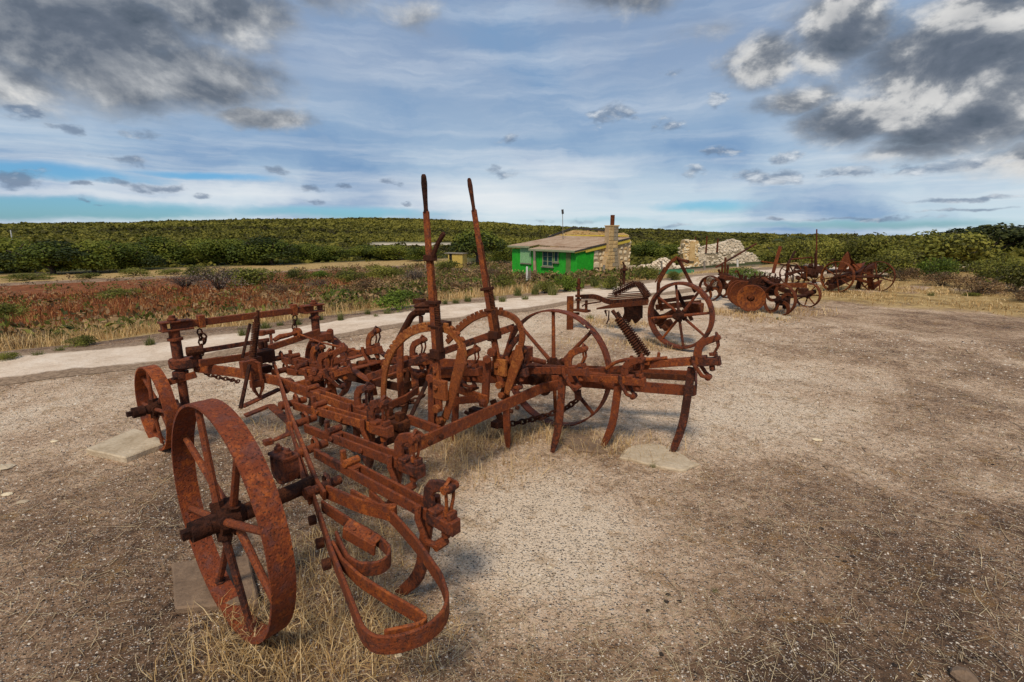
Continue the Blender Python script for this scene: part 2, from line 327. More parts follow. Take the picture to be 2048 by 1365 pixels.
# ---------------------------------------------------------------- mesh helpers
class MB:
    def __init__(s): s.v, s.f = [], []
    def add(s, vs, fs):
        o = len(s.v); s.v += [tuple(q) for q in vs]; s.f += [tuple(i + o for i in f) for f in fs]; return s
    def box(s, c, size, rot=None, jit=0):
        h = [q / 2 for q in size]; vs = []
        for i in (-1, 1):
            for j in (-1, 1):
                for k in (-1, 1):
                    q = Vector((i * h[0], j * h[1], k * h[2]))
                    if jit: q += Vector((random.uniform(-jit, jit), random.uniform(-jit, jit), random.uniform(-jit, jit)))
                    if rot is not None: q = rot @ q
                    vs.append(q + Vector(c))
        return s.add(vs, [(0, 1, 3, 2), (4, 6, 7, 5), (0, 4, 5, 1), (2, 3, 7, 6), (0, 2, 6, 4), (1, 5, 7, 3)])
    def sweep(s, pts, up, a, b, closed=False, taper=None):
        """rectangular bar along pts: a = width sideways (t x up), b = width along up"""
        P = [Vector(p) for p in pts]; n = len(P); up = Vector(up).normalized(); rows = []
        for i in range(n):
            t1 = (P[i] - P[i - 1]) if (i > 0 or closed) else None
            t2 = (P[(i + 1) % n] - P[i]) if (i < n - 1 or closed) else None
            d1 = t1.normalized() if t1 is not None else t2.normalized(); d2 = t2.normalized() if t2 is not None else d1
            t = (d1 + d2); t = t.normalized() if t.length > 1e-6 else d1
            sd_ = t.cross(up)
            if sd_.length < 1e-5: sd_ = t.orthogonal()
            sd_.normalize(); u = sd_.cross(t).normalized()
            m = 1 / max(.45, math.cos(d1.angle(d2) / 2)) if t1 is not None and t2 is not None else 1
            k = taper[i] if taper else 1
            w = a / 2 * m * k; h = b / 2 * k
            rows.append([P[i] + sd_ * w + u * h, P[i] - sd_ * w + u * h, P[i] - sd_ * w - u * h, P[i] + sd_ * w - u * h])
        vs = [q for r in rows for q in r]; fs = []
        for i in range(n if closed else n - 1):
            o, q = i * 4, ((i + 1) % n) * 4
            for j in range(4): fs.append((o + j, o + (j + 1) % 4, q + (j + 1) % 4, q + j))
        if not closed: fs += [(3, 2, 1, 0), tuple((n - 1) * 4 + j for j in range(4))]
        return s.add(vs, fs)
    def bar(s, p, q, a, b, up=(0, 0, 1)): return s.sweep([p, q], up, a, b)
    def tube(s, pts, r, n=8, closed=False, radii=None):
        P = [Vector(p) for p in pts]; m = len(P); rows = []; u = None
        for i in range(m):
            if closed: t = P[(i + 1) % m] - P[i - 1]
            else: t = P[min(i + 1, m - 1)] - P[max(i - 1, 0)]
            t = t.normalized()
            if u is None: u = t.orthogonal().normalized()
            else:
                u = u - t * u.dot(t); u = u.normalized() if u.length > 1e-6 else t.orthogonal().normalized()
            w = t.cross(u); rr = radii[i] if radii else r
            rows.append([P[i] + (u * math.cos(6.28318 * k / n) + w * math.sin(6.28318 * k / n)) * rr for k in range(n)])
        vs = [q for row in rows for q in row]; fs = []
        for i in range(m if closed else m - 1):
            o, q = i * n, ((i + 1) % m) * n
            for k in range(n): fs.append((o + k, o + (k + 1) % n, q + (k + 1) % n, q + k))
        if not closed: fs += [tuple(range(n))[::-1], tuple((m - 1) * n + k for k in range(n))]
        return s.add(vs, fs)
    def cyl(s, p, q, r, n=12, r2=None): return s.tube([p, q], r, n, radii=[r, r if r2 is None else r2])
    def lathe(s, prof, o, axis, n=32, ang=0):
        """prof: list of (distance along axis, radius); closed loops when the first equals the last"""
        ax = Vector(axis).normalized(); u = ax.orthogonal().normalized() if abs(ax.z) > .9 else Vector((0, 0, 1)); u = (u - ax * u.dot(ax)).normalized(); w = ax.cross(u); o = Vector(o)
        m = len(prof); vs = []
        for k in range(n):
            a_ = 6.283185 * k / n + ang; d = u * math.cos(a_) + w * math.sin(a_)
            for (h, r) in prof: vs.append(o + ax * h + d * r)
        fs = [(k * m + i, k * m + i + 1, ((k + 1) % n) * m + i + 1, ((k + 1) % n) * m + i) for k in range(n) for i in range(m - 1)]
        return s.add(vs, fs)
    def spring(s, p, q, Rr, r, turns, n=6, per=9):
        p, q = Vector(p), Vector(q); ax = (q - p); L = ax.length; ax.normalize(); u = ax.orthogonal().normalized(); w = ax.cross(u)
        return s.tube([p + ax * (L * i / (turns * per)) + (u * math.cos(6.28318 * i / per) + w * math.sin(6.28318 * i / per)) * Rr for i in range(turns * per + 1)], r, n)
    def prism(s, poly, y0, y1, frame):
        """poly in (a,b) coordinates of frame = (origin, ea, eb, en), extruded from y0 to y1 along en"""
        o, ea, eb, en = (Vector(q) for q in frame); n = len(poly)
        vs = [o + ea * a + eb * b + en * y0 for a, b in poly] + [o + ea * a + eb * b + en * y1 for a, b in poly]
        return s.add(vs, [tuple(range(n))[::-1], tuple(range(n, 2 * n))] + [(i, (i + 1) % n, n + (i + 1) % n, n + i) for i in range(n)])
    def chain(s, pts, L=.05, r=.006, wd=.018):
        P = [Vector(p) for p in pts]; seg = []; 
        for a, b in zip(P, P[1:]):
            k = max(1, round((b - a).length / (L * .74)))
            seg += [(a.lerp(b, i / k), a.lerp(b, (i + 1) / k)) for i in range(k)]
        for i, (a, b) in enumerate(seg):
            t = (b - a).normalized(); u = t.orthogonal().normalized(); w = t.cross(u); sd_ = u if i % 2 else w; c = (a + b) / 2
            s.tube([c + t * (math.cos(x) * L / 2) + sd_ * (math.sin(x) * wd) for x in [6.28318 * j / 8 for j in range(8)]], r, 5, closed=True)
        return s
    def bolt(s, p, axis=(0, 0, 1), r=.016, h=.016):
        a = Vector(axis).normalized(); p = Vector(p); return s.cyl(p, p + a * h, r, 6)
    def build(s, name, mat, parent=None, smooth=False, bevel=0):
        me = bpy.data.meshes.new(name); me.from_pydata(s.v, [], s.f); me.materials.append(M[mat]); me.update()
        if smooth:
            me.polygons.foreach_set('use_smooth', [True] * len(me.polygons))
            try: me.set_sharp_from_angle(angle=R(38))
            except Exception: pass
        o = bpy.data.objects.new(name, me); col.objects.link(o)
        if parent is not None: o.parent = parent
        if bevel:
            b = o.modifiers.new('bevel', 'BEVEL'); b.width = bevel; b.segments = 1; b.limit_method = 'ANGLE'; b.angle_limit = R(40)
        return o
def fillet(pts, r, n=5):
    P = [Vector(p) for p in pts]; out = [P[0]]
    for i in range(1, len(P) - 1):
        a, b, c = P[i - 1], P[i], P[i + 1]; rr = min(r, (a - b).length * .48, (c - b).length * .48)
        p0 = b + (a - b).normalized() * rr; p1 = b + (c - b).normalized() * rr
        for k in range(n + 1):
            t = k / n; out.append(p0 * (1 - t) ** 2 + b * 2 * t * (1 - t) + p1 * t * t)
    return out + [P[-1]]
def tag(o, label=None, cat=None, group=None, kind=None):
    if label: o['label'] = label
    if cat: o['category'] = cat
    if group: o['group'] = group
    if kind: o['kind'] = kind
    return o
def empty(name, loc, rz=0, label=None, cat=None, group=None):
    o = bpy.data.objects.new(name, None); o.empty_display_size = .2; col.objects.link(o); o.location = loc; o.rotation_euler.z = rz
    return tag(o, label, cat, group)
def npmesh(name, V, F, mat, attrs=None, parent=None, smooth=False):
    """F: (n,k) array of equal-sized faces; attrs: {layer: per-vertex float or rgb}"""
    me = bpy.data.meshes.new(name); n, k = F.shape
    me.vertices.add(len(V)); me.vertices.foreach_set('co', np.asarray(V, np.float32).ravel())
    me.loops.add(n * k); me.loops.foreach_set('vertex_index', F.astype(np.int32).ravel())
    me.polygons.add(n); me.polygons.foreach_set('loop_start', np.arange(0, n * k, k, dtype=np.int32))
    if smooth: me.polygons.foreach_set('use_smooth', np.ones(n, bool))
    me.update(calc_edges=True)
    for nm, a in (attrs or {}).items():
        at = me.color_attributes.new(nm, 'FLOAT_COLOR', 'POINT')
        c = np.ones((len(V), 4), np.float32)
        if a.ndim == 1: c[:, :3] = a[:, None]
        else: c[:, :a.shape[1]] = a
        at.data.foreach_set('color', c.ravel())
    me.materials.append(M[mat])
    o = bpy.data.objects.new(name, me); col.objects.link(o)
    if parent is not None: o.parent = parent
    return o
def vnoise(x, y, seed=0):
    """cheap smooth value noise"""
    x = np.asarray(x, float); y = np.asarray(y, float)
    xi, yi = np.floor(x).astype(int), np.floor(y).astype(int); fx, fy = x - xi, y - yi
    fx = fx * fx * (3 - 2 * fx); fy = fy * fy * (3 - 2 * fy)
    def h(a, b):
        q = (a * 374761393 + b * 668265263 + seed * 144269) & 0x7fffffff; q = ((q ^ (q >> 13)) * 1274126177) & 0x7fffffff; return ((q ^ (q >> 16)) & 0xffff) / 65535.
    return (h(xi, yi) * (1 - fx) + h(xi + 1, yi) * fx) * (1 - fy) + (h(xi, yi + 1) * (1 - fx) + h(xi + 1, yi + 1) * fx) * fy
def fbm(x, y, seed=0): return (vnoise(x, y, seed) * .5 + vnoise(x * 2.1, y * 2.1, seed + 1) * .25 + vnoise(x * 4.3, y * 4.3, seed + 2) * .15 + vnoise(x * 9, y * 9, seed + 3) * .1)

# ---------------------------------------------------------------- ground sheet
def trk_np(x, y):
    best = np.full(x.shape, 1e9); sg = np.zeros(x.shape)
    for (a, b) in zip(TRK, TRK[1:]):
        dx, dy = b[0] - a[0], b[1] - a[1]; L2 = dx * dx + dy * dy
        t = np.clip(((x - a[0]) * dx + (y - a[1]) * dy) / L2, 0, 1)
        d = np.hypot(x - a[0] - t * dx, y - a[1] - t * dy); q = np.where(dx * (y - a[1]) - dy * (x - a[0]) > 0, 1., -1.)
        sg = np.where(d < best, q, sg); best = np.minimum(d, best)
    return best * sg
def sst(a, b, x):
    t = np.clip((x - a) / (b - a), 0, 1); return t * t * (3 - 2 * t)
def gz(x, y): return height(x, y) + (.03 * (math.sin(x * 1.7 + y) * math.sin(y * 1.3)) if math.hypot(x, y) > 6 else 0)
def zones(x, y):
    r = np.hypot(x, y); azd = np.degrees(np.arctan2(x, y)); s = trk_np(x, y); n = fbm(x * .25, y * .25, 3); n2 = fbm(x * .9, y * .9, 8)
    yel = sst(1.2, 2.6, s) * (1 - sst(7, 13, s + (n - .5) * 10) * sst(-16, -24, azd)) * .9 * sst(.25, .55, n2 + .12)
    yel = yel * (1 - sst(30, 48, s)) * (1 - .65 * sst(-22, -8, azd) * sst(3, 8, s))
    yel = np.maximum(yel, sst(63, 68, s + (n - .5) * 8) * (1 - sst(82, 88, s)) * sst(-2, -8, azd) * sst(.3, .5, n2 + .12))
    yel = np.maximum(yel, .75 * sst(10, 16, r) * sst(22, 32, azd) * sst(.35, .6, n2 + .1))
    red = sst(6, 12, s + (n - .5) * 8) * (1 - sst(56, 64, s)) * (.25 + .75 * sst(-14, -22, azd)) * sst(6, -4, azd)
    pale = .31 + .74 * np.exp(-(((x - .15) / .65) ** 2 + ((y - 2.35) / .75) ** 2)) + .42 * np.exp(-(((x - 1.7) / 1.3) ** 2 + ((y - 3.9) / 1.2) ** 2)) + .42 * np.exp(-((s + 2.2) / 1.8) ** 2) + .35 * np.exp(-(((x - 3.2) / 2) ** 2 + ((y - 6) / 2.2) ** 2))
    pale = pale - .30 * np.exp(-((y - .8) / .7) ** 2)
    pale = pale + .13 * sst(6, 9, r) * sst(14, 24, azd)
    wood = np.maximum(sst(84, 92, r + (n - .5) * 6) * np.maximum(sst(80, 90, s), sst(-8, -4, azd)), sst(30, 40, r) * sst(6, 12, azd) * sst(-1, 3, s))
    clay = np.exp(-((r - 172) / 9) ** 2) * sst(-17.5, -15, azd + (n - .5) * 4) * (1 - sst(-7, -5.5, azd)) * sst(.30, .42, n2 + .1)
    return yel, red, np.clip(pale, 0, 1), wood, np.clip(clay, 0, 1)
rad = np.concatenate([np.linspace(.15, 1.0, 8)[:-1], np.geomspace(1.0, 3200, 230)])
ang = np.concatenate([np.radians(np.linspace(-62, 62, 300)), np.radians(np.linspace(62, 298, 60))[1:-1]])
na, nr = len(ang), len(rad)
gx = (rad[:, None] * np.sin(ang)[None, :]).ravel(); gy = (rad[:, None] * np.cos(ang)[None, :]).ravel()
gzv = np.array([gz(a, b) for a, b in zip(gx, gy)])
i = np.arange(nr - 1)[:, None] * na; j = np.arange(na)[None, :]; j2 = (j + 1) % na
GF = np.stack([i + j, i + na + j, i + na + j2, i + j2], -1).reshape(-1, 4)
V = np.stack([gx, gy, gzv], 1); V = np.vstack([V, [[0, 0, 0]]])
yel, red, pale, wood, clay = zones(V[:, 0], V[:, 1])
go = npmesh('ground', V, GF[:, ::-1], 'ground', {'zone': np.stack([yel, red, pale], 1), 'wood': np.stack([wood, clay, wood * 0], 1)}, smooth=True)
tag(go, kind='structure')
# ---- the pale vehicle track
P = [Vector((a, b, w)) for a, b, w in TRK]; pts = []
for a, b in zip(P, P[1:]):
    for k in range(24): pts.append(a.lerp(b, k / 24))
for _ in range(10): pts = [pts[0]] + [(pts[k - 1] + pts[k] * 2 + pts[k + 1]) / 4 for k in range(1, len(pts) - 1)] + [pts[-1]]
TV, TE = [], []; W = [-1.5, -1.2, -.9, -.6, -.3, 0, .3, .6, .9, 1.2, 1.5]
for k, p in enumerate(pts):
    t = (pts[min(k + 1, len(pts) - 1)] - pts[max(k - 1, 0)]); n_ = Vector((-t.y, t.x, 0)).normalized()
    for w in W:
        q = Vector((p.x, p.y, 0)) + n_ * w * p.z
        TV.append((q.x, q.y, gz(q.x, q.y) + .012 - .02 * max(0, abs(w) - 1.15)))
        TE.append(min(1, max(0, (abs(w) - .55) / .8) + .32 * math.exp(-(w / .22) ** 2)))
m = len(W); TF = np.array([(k * m + a, k * m + a + 1, (k + 1) * m + a + 1, (k + 1) * m + a) for k in range(len(pts) - 1) for a in range(m - 1)])
tag(npmesh('track', np.array(TV), TF[:, ::-1], 'track', {'edge': np.array(TE)}, smooth=True), kind='structure')

# ---------------------------------------------------------------- leaves, blades, stones in bulk
def leaf_arrays(C, Nn, size, flat=.5, aspect=.5):
    """one bent diamond leaf per centre, turned loosely towards its normal"""
    n = len(C); d = rng.normal(size=(n, 3)); d /= np.linalg.norm(d, axis=1)[:, None]
    d = d * (1 - flat) + Nn * flat * .4; d /= np.linalg.norm(d, axis=1)[:, None]
    up = Nn + rng.normal(size=(n, 3)) * .55
    sd_ = np.cross(d, up); sd_ /= np.linalg.norm(sd_, axis=1)[:, None] + 1e-9
    L = size * rng.uniform(.6, 1.4, n)[:, None]
    V = np.stack([C - d * L * .5, C + sd_ * L * aspect * .5, C + d * L * .5, C - sd_ * L * aspect * .5], 1).reshape(-1, 3)
    return V, np.arange(n * 4).reshape(n, 4)
def crown_points(lobes, n, inner=.35):
    """points over a set of ellipsoid lobes (c, r): mostly near their skins, some inside"""
    vol = np.array([l[1][0] * l[1][1] + l[1][0] * l[1][2] for l in lobes]); k = rng.choice(len(lobes), n, p=vol / vol.sum())
    d = rng.normal(size=(n, 3)); d /= np.linalg.norm(d, axis=1)[:, None]; d[:, 2] = np.where(d[:, 2] < -.35, -d[:, 2], d[:, 2])
    rr = np.where(rng.random(n) < inner, rng.uniform(.3, 1, n), rng.uniform(.88, 1.08, n))[:, None]
    c = np.array([l[0] for l in lobes])[k]; r_ = np.array([l[1] for l in lobes])[k]
    return c + d * r_ * rr, d, k
def make_lobes(w, h, n, seed, base=.3, umbrella=0):
    q = random.Random(seed); out = [((0, 0, h * (.55 if base > .1 else .45)), (w * .30, w * .30, h * (.34 if base > .1 else .42)))]
    for i in range(n):
        a = q.uniform(0, 6.283); rr = math.sqrt(q.uniform(.05, 1)) * w * .36
        zz = h * (base + (1 - base) * q.uniform(.25, .80) * (1 - .45 * (rr / (w * .5)) ** 2)); s_ = q.uniform(.13, .24)
        if base < .1: zz = h * q.uniform(.15, .72) * (1 - .55 * (rr / (w * .5)) ** 2)
        if umbrella: zz = h * (.80 - .42 * (rr / (w * .42)) ** 2) + q.uniform(-.05, .05) * h
        out.append(((math.cos(a) * rr, math.sin(a) * rr, zz), (w * s_, w * s_, min(zz * 1.0, h * s_ * (1.15 if base > .1 else 1.5)))))
    return out
def crown(name, mat, w, h, nlobe, nleaf, leaf, seed, parent=None, umbrella=0, aspect=.5, inner=.35, base=.3):
    lb = make_lobes(w, h, nlobe, seed, base=base, umbrella=umbrella); C, D, k = crown_points(lb, nleaf, inner)
    C[:, 2] = np.maximum(C[:, 2], .02); C += rng.normal(size=C.shape) * leaf * .4
    V, F = leaf_big(C, D, np.full(nleaf, leaf * .9), .5) if leaf > .08 else leaf_arrays(C, D, leaf, .5, aspect)
    tone = rng.random(len(lb))[k] * .72 + rng.random(nleaf) * .30
    return npmesh(name, V, F, mat, {'tint': np.repeat(tone, 4)}, parent)
def twigs(w, h, n, r, seed, spread=.42, z0=0):
    q = random.Random(seed); m = MB()
    for i in range(n):
        a = q.uniform(0, 6.283); rr = q.uniform(.3, 1) * w * spread; hh = h * q.uniform(.55, .95)
        p1 = Vector((math.cos(a) * rr * .35, math.sin(a) * rr * .35, hh * .45)); p2 = Vector((math.cos(a) * rr, math.sin(a) * rr, hh))
        m.tube([(math.cos(a) * r, math.sin(a) * r, z0), p1, p2], r, 4, radii=[r, r * .7, r * .3])
        for _ in range(2):
            p3 = p1.lerp(p2, q.uniform(.2, .8)); m.tube([p3, p3 + Vector((q.uniform(-1, 1), q.uniform(-1, 1), q.uniform(.3, 1))) * h * .22], r, 3, radii=[r * .5, r * .2])
    return m
def blades(name, X, Yc, Zc, L, wd, mat, tone, lean=.5, parent=None, flatness=None):
    """bent two-segment blades standing (or lying) on the ground"""
    n = len(X); a = rng.uniform(0, 6.283, n); ln = rng.uniform(.1, 1, n) * lean if flatness is None else flatness
    d1 = np.stack([np.cos(a) * ln * .5, np.sin(a) * ln * .5, np.sqrt(np.maximum(.02, 1 - (ln * .5) ** 2))], 1)
    d2 = np.stack([np.cos(a + rng.normal(0, .35, n)) * ln, np.sin(a) * ln, np.sqrt(np.maximum(.0, 1 - np.minimum(1, ln) ** 2))], 1)
    if flatness is not None: d1[:, 2] = .02; d2[:, 2] = rng.uniform(-.02, .08, n); d1[:, :2] /= np.linalg.norm(d1[:, :2], axis=1)[:, None]; d2[:, :2] /= np.linalg.norm(d2[:, :2], axis=1)[:, None] + 1e-9
    b = a + rng.uniform(-1.2, 1.2, n) + 1.57; sd_ = np.stack([np.cos(b), np.sin(b), np.zeros(n)], 1) * (wd * rng.uniform(.6, 1.3, n))[:, None] * .5
    o = np.stack([X, Yc, Zc], 1); L = L[:, None]
    p1 = o + d1 * L * .5; p2 = p1 + d2 * L * .5
    V = np.stack([o - sd_, o + sd_, p1 + sd_ * .8, p1 - sd_ * .8, p2 + sd_ * .15, p2 - sd_ * .15], 1).reshape(-1, 3)
    i = np.arange(n)[:, None] * 6
    F = np.concatenate([i + np.array([[0, 1, 2, 3]]), i + np.array([[3, 2, 4, 5]])])
    return npmesh(name, V, F, mat, {'tint': np.repeat(np.clip(tone, 0, 1), 6)}, parent)
def scatter(n, r0, r1, a0, a1):
    r = np.exp(rng.uniform(math.log(r0), math.log(r1), n)); a = np.radians(rng.uniform(a0, a1, n)); return r * np.sin(a), r * np.cos(a)
def hz(x, y): return np.array([gz(a, b) for a, b in zip(x, y)])

# ---- far scrub on the plain and the low hills: one mass
def far_scrub():
    C = []
    for (r0, r1, sp, w) in ((88, 150, 1.9, 1.0), (150, 260, 2.6, 1.45), (260, 440, 3.7, 2.0)):
        n = int(math.radians(134) / 2 * (r1 ** 2 - r0 ** 2) / sp ** 2 * 1.15)
        r = np.sqrt(rng.uniform(r0 ** 2, r1 ** 2, n)); a = np.radians(rng.uniform(-68, 66, n))
        x, y = r * np.sin(a), r * np.cos(a); dn = fbm(x * .03, y * .03, 21)
        ok = rng.random(n) < sst(.16, .40, dn) * .5 + .5
        zz_ = zones(x, y); ok &= (zz_[4] < .15) & (zz_[0] < .3)
        C.append(np.stack([x, y, np.where((r < 128) & (a < 0), w * .65, w)], 1)[ok])
    n = 8000; r = np.sqrt(rng.uniform(34 ** 2, 92 ** 2, n)); a = np.radians(rng.uniform(14, 66, n)); x, y = r * np.sin(a), r * np.cos(a)
    ok = (trk_np(x, y) < 200) & ~((np.abs(np.degrees(a) - 20) < 7.5) & (r < 56)) & (fbm(x * .08, y * .08, 5) > .36) & ((r > 40) | (np.degrees(a) > 24))
    C.append(np.stack([x, y, rng.uniform(.42, .8, n)], 1)[ok])
    C = np.vstack(C); n = len(C); k = 24
    zz = hz(C[:, 0], C[:, 1]); sz = C[:, 2] * rng.uniform(.6, 1.35, n); flat = rng.uniform(.45, .8, n)
    d = rng.normal(size=(n, k, 3)); d /= np.linalg.norm(d, axis=2)[..., None]; d[..., 2] = np.abs(d[..., 2])
    P = d * rng.uniform(.75, 1.05, (n, k, 1)) * np.stack([sz, sz, sz * flat], 1)[:, None, :]
    P[..., 0] += C[:, None, 0]; P[..., 1] += C[:, None, 1]; P[..., 2] += zz[:, None] + .1 * sz[:, None]
    size = np.repeat(sz, k) * .52
    V, F = leaf_arrays(P.reshape(-1, 3), d.reshape(-1, 3), size[:, None][:, 0], .5, .8) if False else leaf_big(P.reshape(-1, 3), d.reshape(-1, 3), size)
    big = fbm(C[:, 0] * .012, C[:, 1] * .03, 33)
    tone = np.repeat(rng.random(n) * .5 + (big - .5) * 1.3 + .04, k) + rng.random(n * k) * .38 + .02
    tag(npmesh('distant_scrub', V, F, 'scrub', {'tint': np.repeat(np.clip(tone, 0, 1), 4)}), kind='stuff')
def leaf_big(C, Nn, size, jit=.35):
    n = len(C); up = Nn + rng.normal(size=(n, 3)) * jit; up /= np.linalg.norm(up, axis=1)[:, None]
    d = np.cross(up, rng.normal(size=(n, 3))); d /= np.linalg.norm(d, axis=1)[:, None]; e = np.cross(up, d)
    L = (size * rng.uniform(.7, 1.3, n))[:, None]
    V = np.stack([C - d * L * .55, C + e * L * .45 + up * L * .12, C + d * L * .55, C - e * L * .45 - up * L * .05], 1).reshape(-1, 3)
    return V, np.arange(n * 4).reshape(n, 4)
far_scrub()
def low_scrub():
    n = 18000; x, y = scatter(n, 9, 80, -62, 16); s = trk_np(x, y); a = np.degrees(np.arctan2(x, y)); zn = zones(x, y)
    d = fbm(x * .35, y * .35, 61); ok = (s > 3.4) & (rng.random(n) < sst(.36, .58, d) * (.16 + .84 * sst(-26, -14, a)) * (1 - .8 * sst(63, 68, s) * (1 - sst(82, 88, s))))
    ok &= ~((a > 5) & (a < 17) & (np.hypot(x, y) > 35)); x, y = x[ok], y[ok]; n = len(x); k = 26
    sz = rng.uniform(.12, .34, n) * (1 + np.hypot(x, y) / 60); z = hz(x, y)
    e = rng.normal(size=(n, k, 3)); e /= np.linalg.norm(e, axis=2)[..., None]; e[..., 2] = np.abs(e[..., 2])
    P = e * rng.uniform(.5, 1.05, (n, k, 1)) * np.stack([sz * 1.25, sz * 1.25, sz * 1.1], 1)[:, None, :]; P += np.stack([x, y, z], 1)[:, None, :]
    V, F = leaf_arrays(P.reshape(-1, 3), e.reshape(-1, 3), 1.0, .4, .45); c = P.reshape(-1, 1, 3); V = (V.reshape(-1, 4, 3) - c) * np.repeat(sz, k)[:, None, None] * .42 + c; V = V.reshape(-1, 3)
    g = rng.random(n) < .25 + .55 * fbm(x * .2, y * .2, 77)
    t = np.clip(np.repeat(rng.random(n), k) * .6 + rng.random(n * k) * .4, 0, 1)
    for nm, mt, sel in (('low_scrub', 'olive', g), ('low_dry_scrub', 'brownscrub', ~g)):
        q = np.repeat(sel, k); Vq = V.reshape(-1, 4, 3)[q].reshape(-1, 3)
        tag(npmesh(nm, Vq, np.arange(len(Vq)).reshape(-1, 4), mt, {'tint': np.repeat(t[q], 4)}), kind='stuff')
low_scrub()

# ---------------------------------------------------------------- trees and shrubs, one by one
def proto_plant(kind, w, h, mat, nlobe, nleaf, leaf, seed, twig=0, twr=.012, aspect=.5, inner=.35, trunk=None, umbrella=0, stemmat='bark'):
    root = empty(kind, (0, 0, 0))
    crown('crown' if trunk else 'foliage', mat, w, h, nlobe, nleaf, leaf, seed, root, umbrella, aspect, inner, .3 if umbrella else .05)
    m = MB()
    if trunk:
        q = random.Random(seed); fork = h * trunk
        m.tube([(0, 0, -.4), (.06, .02, fork * .5), (.02, .08, fork)], .16, 7, radii=[w * .035, w * .026, w * .022])
        for i in range(6):
            a = i * 1.05 + q.uniform(-.3, .3); e = Vector((math.cos(a) * w * .34, math.sin(a) * w * .34, h * q.uniform(.6, .8)))
            m.tube([(.02, .08, fork * .8), (e.x * .4, e.y * .4, fork + (e.z - fork) * .55), e], .08, 6, radii=[w * .018, w * .012, w * .005])
        m.build('trunk', 'bark', root)
    else: twigs(w, h, twig or 12, twr, seed).build('stems', stemmat, root)
    return root
def copy_tree(o, parent=None):
    c = o.copy(); col.objects.link(c); c.parent = parent
    for ch in list(o.children): copy_tree(ch, c)
    return c
class Kind:
    def __init__(s, *a, **k): s.p = proto_plant(*a, **k); s.used = False; s.w, s.h = a[1], a[2]
    def put(s, g, wpx, hpx, label, cat, group=None, rz=None):
        """g: where it stands; wpx/hpx: its size as seen, turned into metres there"""
        o = s.p if not s.used else copy_tree(s.p); s.used = True
        dist = g[1] * math.cos(R(12.62)) + (1.6 - g[2]) * math.sin(R(12.62)); k = dist / 967
        o.location = (g[0], g[1], gz(g[0], g[1]) - .03); o.scale = (wpx * k / s.w,) * 2 + (hpx * k / s.h * .90,)
        o.rotation_euler.z = random.uniform(0, 6.28) if rz is None else rz
        return tag(o, label, cat, group)
KT = [Kind('bush_tree', 5, 4, 'tree', 13, 6500, .18, 31 + i, trunk=.2, inner=.2) for i in range(3)]
KU = Kind('umbrella_tree', 6, 4, 'tree', 26, 4200, .26, 77, trunk=.35, umbrella=1, inner=.2)
KD = Kind('dark_tree', 5, 3.4, 'dark_tree', 16, 4200, .22, 90, trunk=.3, umbrella=1)
KO = [Kind('shrub', 1.6, 1.0, 'olive', 12, 2600, .075, 41 + i, 14) for i in range(3)]
KB = [Kind('shrub', 1.6, 1.0, 'bright', 12, 2600, .080, 51 + i, 14) for i in range(2)]
KY = [Kind('shrub', 2.4, 1.5, 'yellowgreen', 16, 4200, .085, 61 + i, 26, .012) for i in range(2)]
KG = [Kind('twiggy_shrub', 1.6, 1.0, 'greytwig', 10, 900, .05, 65 + i, 60, .010, stemmat='greytwig') for i in range(2)]
KN = [Kind('shrub', 1.5, .8, 'brownscrub', 10, 2000, .055, 71 + i, 24, .008) for i in range(2)]
def tuft_proto(seed, n=130):
    root = empty('grass_tuft', (0, 0, 0)); a = rng.uniform(0, 6.283, n); r = np.sqrt(rng.random(n)) * .10
    blades('blades', np.cos(a) * r, np.sin(a) * r, np.zeros(n), rng.uniform(.14, .34, n), .011, 'tuft', rng.random(n), .8, root)
    return root
class Tuft(Kind):
    def __init__(s, seed): s.p = tuft_proto(seed); s.used = False; s.w, s.h = .42, .30
KF = [Tuft(i) for i in range(3)]

TG = 'bushy trees along the far edge of the paddock'
for (k, g, w, h, lab) in [
    (0, (-70.93,69.116,-3.943), 150, 84, 'dark green bushy tree cut off by the left edge of the photo'),
    (1, (-61.995,65.625,-3.864), 170, 74, 'wide rounded tree at the left, second from the photo edge, with low skirts'),
    (2, (-58.292,68.04,-3.856), 130, 76, 'rounded green tree right of the wide one at the far left'),
    (0, (-57.123,73.057,-3.887), 110, 64, 'low green tree above the pale strip of dry grass at left'),
    (1, (-59.014,83.019,-3.96), 120, 66, 'yellow-topped tree straight above the front bar of the nearest cultivator'),
    (2, (-55.109,86.978,-3.96), 120, 62, 'bushy tree right of the yellow-topped one behind the grey twiggy shrubs'),
    (0, (-50.851,89.714,-3.953), 110, 58, 'green tree left of the darkest round tree in the row'),
    (1, (-42.022,85.708,-3.879), 140, 62, 'darkest round tree in the middle of the left tree row'),
    (2, (-39.947,95.548,-3.928), 90, 44, 'smaller tree just right of the darkest round tree'),
    (0, (-36.274,98.891,-3.922), 90, 36, 'low bush tree between the round tree and the pale clay bank'),
    (1, (-31.845,104.305,-3.908), 90, 32, 'low bush tree in front of the pale clay bank, left one'),
    (2, (-24.29,101.638,-3.87), 100, 36, 'low bush tree in front of the pale clay bank, right one'),
    (0, (-17.12,96.296,-3.777), 80, 34, 'low tree half hidden behind the left tall lever'),
    (1, (22.658,83.403,-2.889), 90, 42, 'green bush right behind the stone end of the cottage'),
    (2, (28.391,88.029,-2.871), 90, 34, 'green bush between the cottage and the ruined pier'),
    (0, (-1.198,83.648,-3.409), 60, 40, 'bush tucked against the left end of the green cottage')]:
    KT[k].put(g, w, h * 1.04, lab, 'tree', TG)
KU.put((-5.367,75.979,-3.334), 122, 74, 'umbrella shaped tree with visible trunk beside the yellow outhouse', 'tree')
KD.put((26.342,27,-0.4), 190, 84, 'dark flat topped tree at the far right', 'tree')
